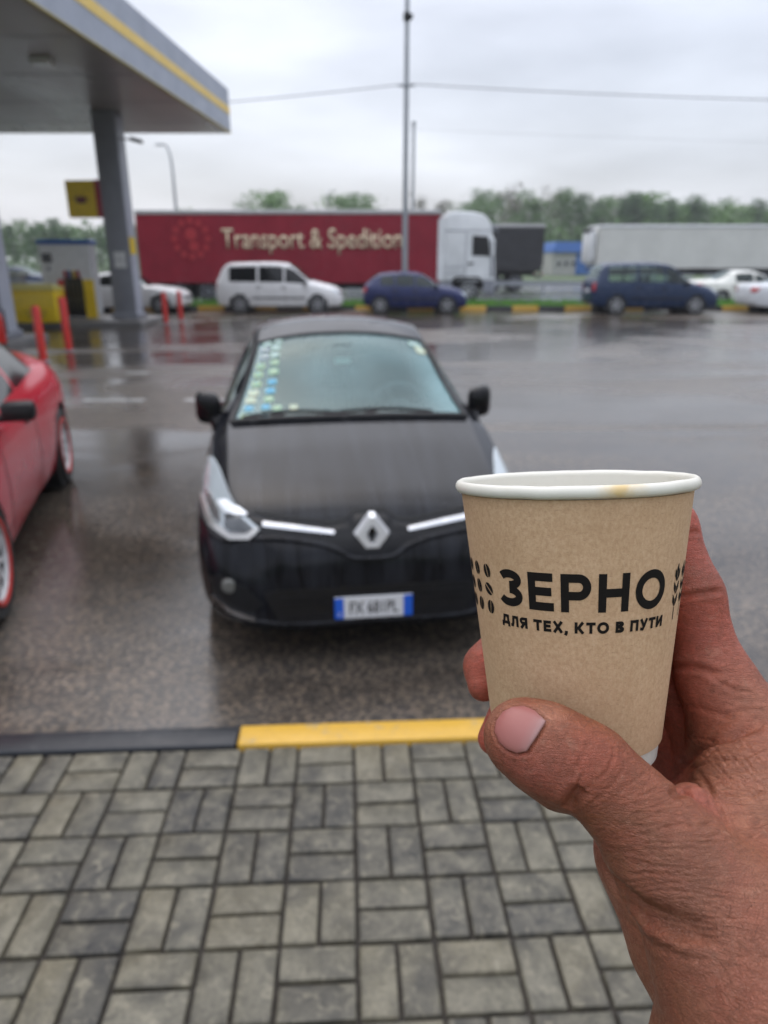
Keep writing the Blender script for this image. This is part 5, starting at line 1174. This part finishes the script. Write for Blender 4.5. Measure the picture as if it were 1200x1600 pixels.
# thumb joint folds
crease([(934, 1150), (915, 1168), (905, 1190), (898, 1215)], .00022, .0006); crease([(958, 1158), (960, 1180), (950, 1205), (930, 1222)], .00035, .0005); crease([(975, 1175), (975, 1200), (960, 1225), (935, 1240)], .00015, .0005)
crease([(884, 1272), (895, 1252), (903, 1240), (912, 1232)], .0020, .0017); crease([(898, 1283), (915, 1262), (945, 1242)], .0003, .0008)
crease([(940, 1345), (968, 1388), (1005, 1422), (1060, 1446), (1120, 1455)], .0022, .0026); crease([(960, 1392), (1010, 1440), (1065, 1464), (1125, 1472)], .0008, .0011)
crease([(965, 1425), (1010, 1470), (1060, 1492), (1120, 1500)], .0005, .0012)
rw = random.Random(3)
for k in range(190):        # fine cross wrinkles from the joint to the thumb root
    s_ = rw.random() ** .8; cx_, cy_ = 920 + 150 * s_ + rw.uniform(-35, 85), 1215 + 270 * s_ + rw.uniform(-35, 35); l_ = rw.uniform(10, 62); an = R(rw.uniform(-6, 12) + (-28 if s_ < .25 else 0)); w_ = rw.uniform(-5, 5)
    crease([(cx_ + l_ * q * math.cos(an), cy_ + l_ * q * math.sin(an) + w_ * math.sin(q * 5) + rw.uniform(-1.5, 1.5)) for q in (-1, -.5, 0, .5, 1)], rw.uniform(.00005, .00019), rw.uniform(.00022, .00034), step=12)
for k in range(26):         # arcs between nail and joint
    s_ = rw.random(); cx_, cy_ = 862 + 48 * s_, 1160 + 26 * s_ + rw.uniform(-28, 40); l_ = rw.uniform(10, 26); an = R(110 + rw.uniform(-15, 15))
    crease([(cx_ + l_ * q * math.cos(an), cy_ + l_ * q * math.sin(an) + 3 * q * q) for q in (-1, -.5, 0, .5, 1)], rw.uniform(.00006, .00016), .00030, step=10)
for k in range(40):         # web and palm lines
    cx_, cy_ = rw.uniform(1090, 1195), rw.uniform(1120, 1330); l_ = rw.uniform(15, 45); an = R(rw.choice((-28, -10, 8, 50)) + rw.uniform(-10, 10)); crease([(cx_ + l_ * q * math.cos(an), cy_ + l_ * q * math.sin(an) + rw.uniform(-2, 2)) for q in (-1, -.5, 0, .5, 1)], rw.uniform(.0001, .00028), .0004, step=10)
# nail: groove in the skin, then a curved plate of its own
NAIL = [(773, 1143), (776, 1127), (786, 1113), (801, 1105), (819, 1104), (836, 1111), (853, 1127), (839, 1150), (823, 1174), (808, 1177), (793, 1171), (781, 1161)]
crease(NAIL + [NAIL[0]], .0008, .0007, taper=False, step=4)
co += nr * disp[:, None]
# skin tone: ruddier palm side and knuckles, browner thumb back and root: part tan, part painted shade
tone = np.zeros((n, 4), np.float32); tone[:] = (.270, .092, .040, 1)
def blob(u, v, rad_, c, amt):
    h = hitp(u, v)
    if h[0] is None: return
    w_ = amt * np.exp(-(np.linalg.norm(co - np.array(h[0]), axis=1) / rad_) ** 2)[:, None]; tone[:, :3] = tone[:, :3] * (1 - w_) + np.array(c) * w_
PINK, TAN_SHADE, PALE, RED = (.42, .110, .080), (.125, .048, .024), (.40, .178, .112), (.38, .070, .048)
fing = np.clip((co[:, 2] - .225) / .02, 0, 1)[:, None]; tone[:, :3] = tone[:, :3] * (1 - fing) + np.array((.44, .094, .058)) * fing
for u, v, r_, c, a_ in ((1095, 880, .016, RED, .5), (1090, 1010, .016, PINK, .6), (1100, 1100, .02, RED, .45), (1160, 1080, .014, PALE, .55), (1150, 1200, .014, PALE, .5), (1185, 1250, .016, PALE, .4), (1090, 1250, .008, PINK, .7), (905, 1195, .010, RED, .35), (845, 1215, .010, (.36, .105, .08), .6), (945, 1190, .009, RED, .3), (800, 1190, .008, PINK, .6), (855, 1115, .006, PALE, .8), (780, 1110, .006, PALE, .5), (1000, 1300, .018, TAN_SHADE, .5), (1060, 1340, .02, PALE, .25), (1040, 1400, .016, TAN_SHADE, .6), (1130, 1370, .010, TAN_SHADE, .5), (1150, 1470, .02, (.34, .13, .082), .5), (1080, 1560, .02, TAN_SHADE, .5), (1180, 1580, .02, (.33, .13, .085), .5), (955, 1400, .012, PALE, .6), (1010, 1530, .02, (.32, .135, .08), .5)):
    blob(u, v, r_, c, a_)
me.vertices.foreach_set('co', co.astype(np.float32).ravel()); me.update()
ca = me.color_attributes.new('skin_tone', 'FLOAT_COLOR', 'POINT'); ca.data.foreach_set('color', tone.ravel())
me.polygons.foreach_set('use_smooth', [True] * len(me.polygons))
m = mat('skin', (.4, .18, .12), .46, spec=.30); t = NT(m); v = t.obj()
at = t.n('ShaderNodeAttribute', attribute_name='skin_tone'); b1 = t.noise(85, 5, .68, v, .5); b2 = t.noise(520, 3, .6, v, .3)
vo = t.n('ShaderNodeTexVoronoi', feature='DISTANCE_TO_EDGE'); vo.inputs['Scale'].default_value = 1500; t.l(t.obj((1, 1.35, .8), (.2, .4, .6)), vo.inputs['Vector'])
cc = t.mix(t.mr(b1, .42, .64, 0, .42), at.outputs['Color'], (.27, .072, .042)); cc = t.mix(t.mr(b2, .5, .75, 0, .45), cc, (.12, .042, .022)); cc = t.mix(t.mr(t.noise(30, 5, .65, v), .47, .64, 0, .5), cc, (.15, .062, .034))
cc = t.mix(t.mr(t.noise(210, 3, .6, v, .6), .60, .72, 0, .30), cc, (.36, .19, .125))
ln = t.noise(420, 3, .55, t.obj((.32, 1.7, .7), (0, 0, .16)), .5); ln2 = t.noise(330, 3, .55, t.obj((1.5, .45, .8), (0, 0, -.5)), .4)
def ridged(o): return t.math('SUBTRACT', 1.0, t.math('MULTIPLY', t.math('ABSOLUTE', t.math('SUBTRACT', o, .5)), 9.0))
rl = t.math('MAXIMUM', t.math('MAXIMUM', ridged(ln), 0.0), t.math('MULTIPLY', t.math('MAXIMUM', ridged(ln2), 0.0), .55))
cc = t.mix(t.math('MULTIPLY', rl, .34), cc, (.075, .022, .012))      # darker colour along the skin lines
t.col(cc); t.bump(t.math('ADD', t.math('MULTIPLY', rl, -1.3), t.math('ADD', t.mr(vo.outputs['Distance'], 0, .12, 0, 1), t.math('MULTIPLY', b2, 1.2))),   .55, .00026); t.rough(t.mr(b2, .3, .7, .30, .52))
t.b.inputs['Subsurface Weight'].default_value = .06; t.b.inputs['Subsurface Radius'].default_value = (1, .35, .2); t.b.inputs['Subsurface Scale'].default_value = .0014
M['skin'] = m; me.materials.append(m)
ho.matrix_world = CAMF; tagit(ho, 'weathered right hand gripping the coffee cup, thumb across its front', 'hand')
bm = BM(); poly = []
for (u0, v0), (u1, v1) in zip(NAIL, NAIL[1:] + NAIL[:1]):
    for q in range(3): poly.append((u0 + (u1 - u0) * q / 3, v0 + (v1 - v0) * q / 3))
cu, cv = np.mean([p[0] for p in poly]), np.mean([p[1] for p in poly]); rings = []
for f_, off in ((1.0, -.0003), (.985, .00035), (.94, .00055), (.8, .0007), (.55, .0008), (.25, .00085)):
    rg = []
    for (u, v_) in poly:
        h = hitp(cu + (u - cu) * f_, cv + (v_ - cv) * f_); nn = h[1] if h[1].z < 0 else -h[1]; rg.append(bm.verts.new(h[0] + nn * off))
    rings.append(rg)
h = hitp(cu, cv); ctr = bm.verts.new(h[0] + (h[1] if h[1].z < 0 else -h[1]) * .00088)
for A, B in zip(rings, rings[1:]):
    for k in range(len(A)): bm.faces.new((A[k], A[(k + 1) % len(A)], B[(k + 1) % len(A)], B[k]))
for k in range(len(rings[-1])): bm.faces.new((rings[-1][k], rings[-1][(k + 1) % len(rings[-1])], ctr))
m = mat('nail', (.5, .22, .2), .38, spec=.25); t = NT(m); v = t.obj()
pa, pb_ = hitp(838, 1150)[0], hitp(806, 1135)[0]; dv = (pa - pb_).normalized()
dt = t.n('ShaderNodeVectorMath', operation='DOT_PRODUCT'); t.l(v, dt.inputs[0]); dt.inputs[1].default_value = dv
pos = t.math('ADD', dt.outputs['Value'], t.math('MULTIPLY', t.noise(300, 2, .5, v), .0012)); b0 = pa.dot(dv)
t.col(t.ramp(t.mr(pos, b0 - .009, b0 + .0012, 0, 1), [(.0, (.30, .105, .09)), (.62, (.31, .12, .105)), (.80, (.31, .14, .125)), (.93, (.33, .185, .17))]))
t.bump(t.noise(900, 2, .5, t.obj((1, .3, 1))), .06, .0003); t.b.inputs['Coat Weight'].default_value = .1
no = fin(bm, 'thumbnail', m, ho, smooth=70)
# short dark hairs on the back of the hand
bm = BM()
for k in range(60):
    u, v_ = rw.uniform(1120, 1200), rw.uniform(1380, 1590)
    if k > 48: u, v_ = rw.uniform(1150, 1182), rw.uniform(930, 1040)
    h = hitp(u, v_)
    if h[0] is None: continue
    nn = h[1] if h[1].z < 0 else -h[1]; d = (Vector((rw.uniform(-.5, .3), rw.uniform(-.2, .8), 0)) + nn * .35).normalized(); l_ = rw.uniform(.003, .0065)
    p = h[0] - nn * .0003; tube(bm, [p, p + d * l_ * .5, p + d * l_ + Vector((0, -.0007, 0))], [.00004, .000035, .00001], 3, cap=False)
fin(bm, 'hand_hair', mat('hair_dark', (.07, .035, .02), .5), ho, smooth=0, kind='stuff')
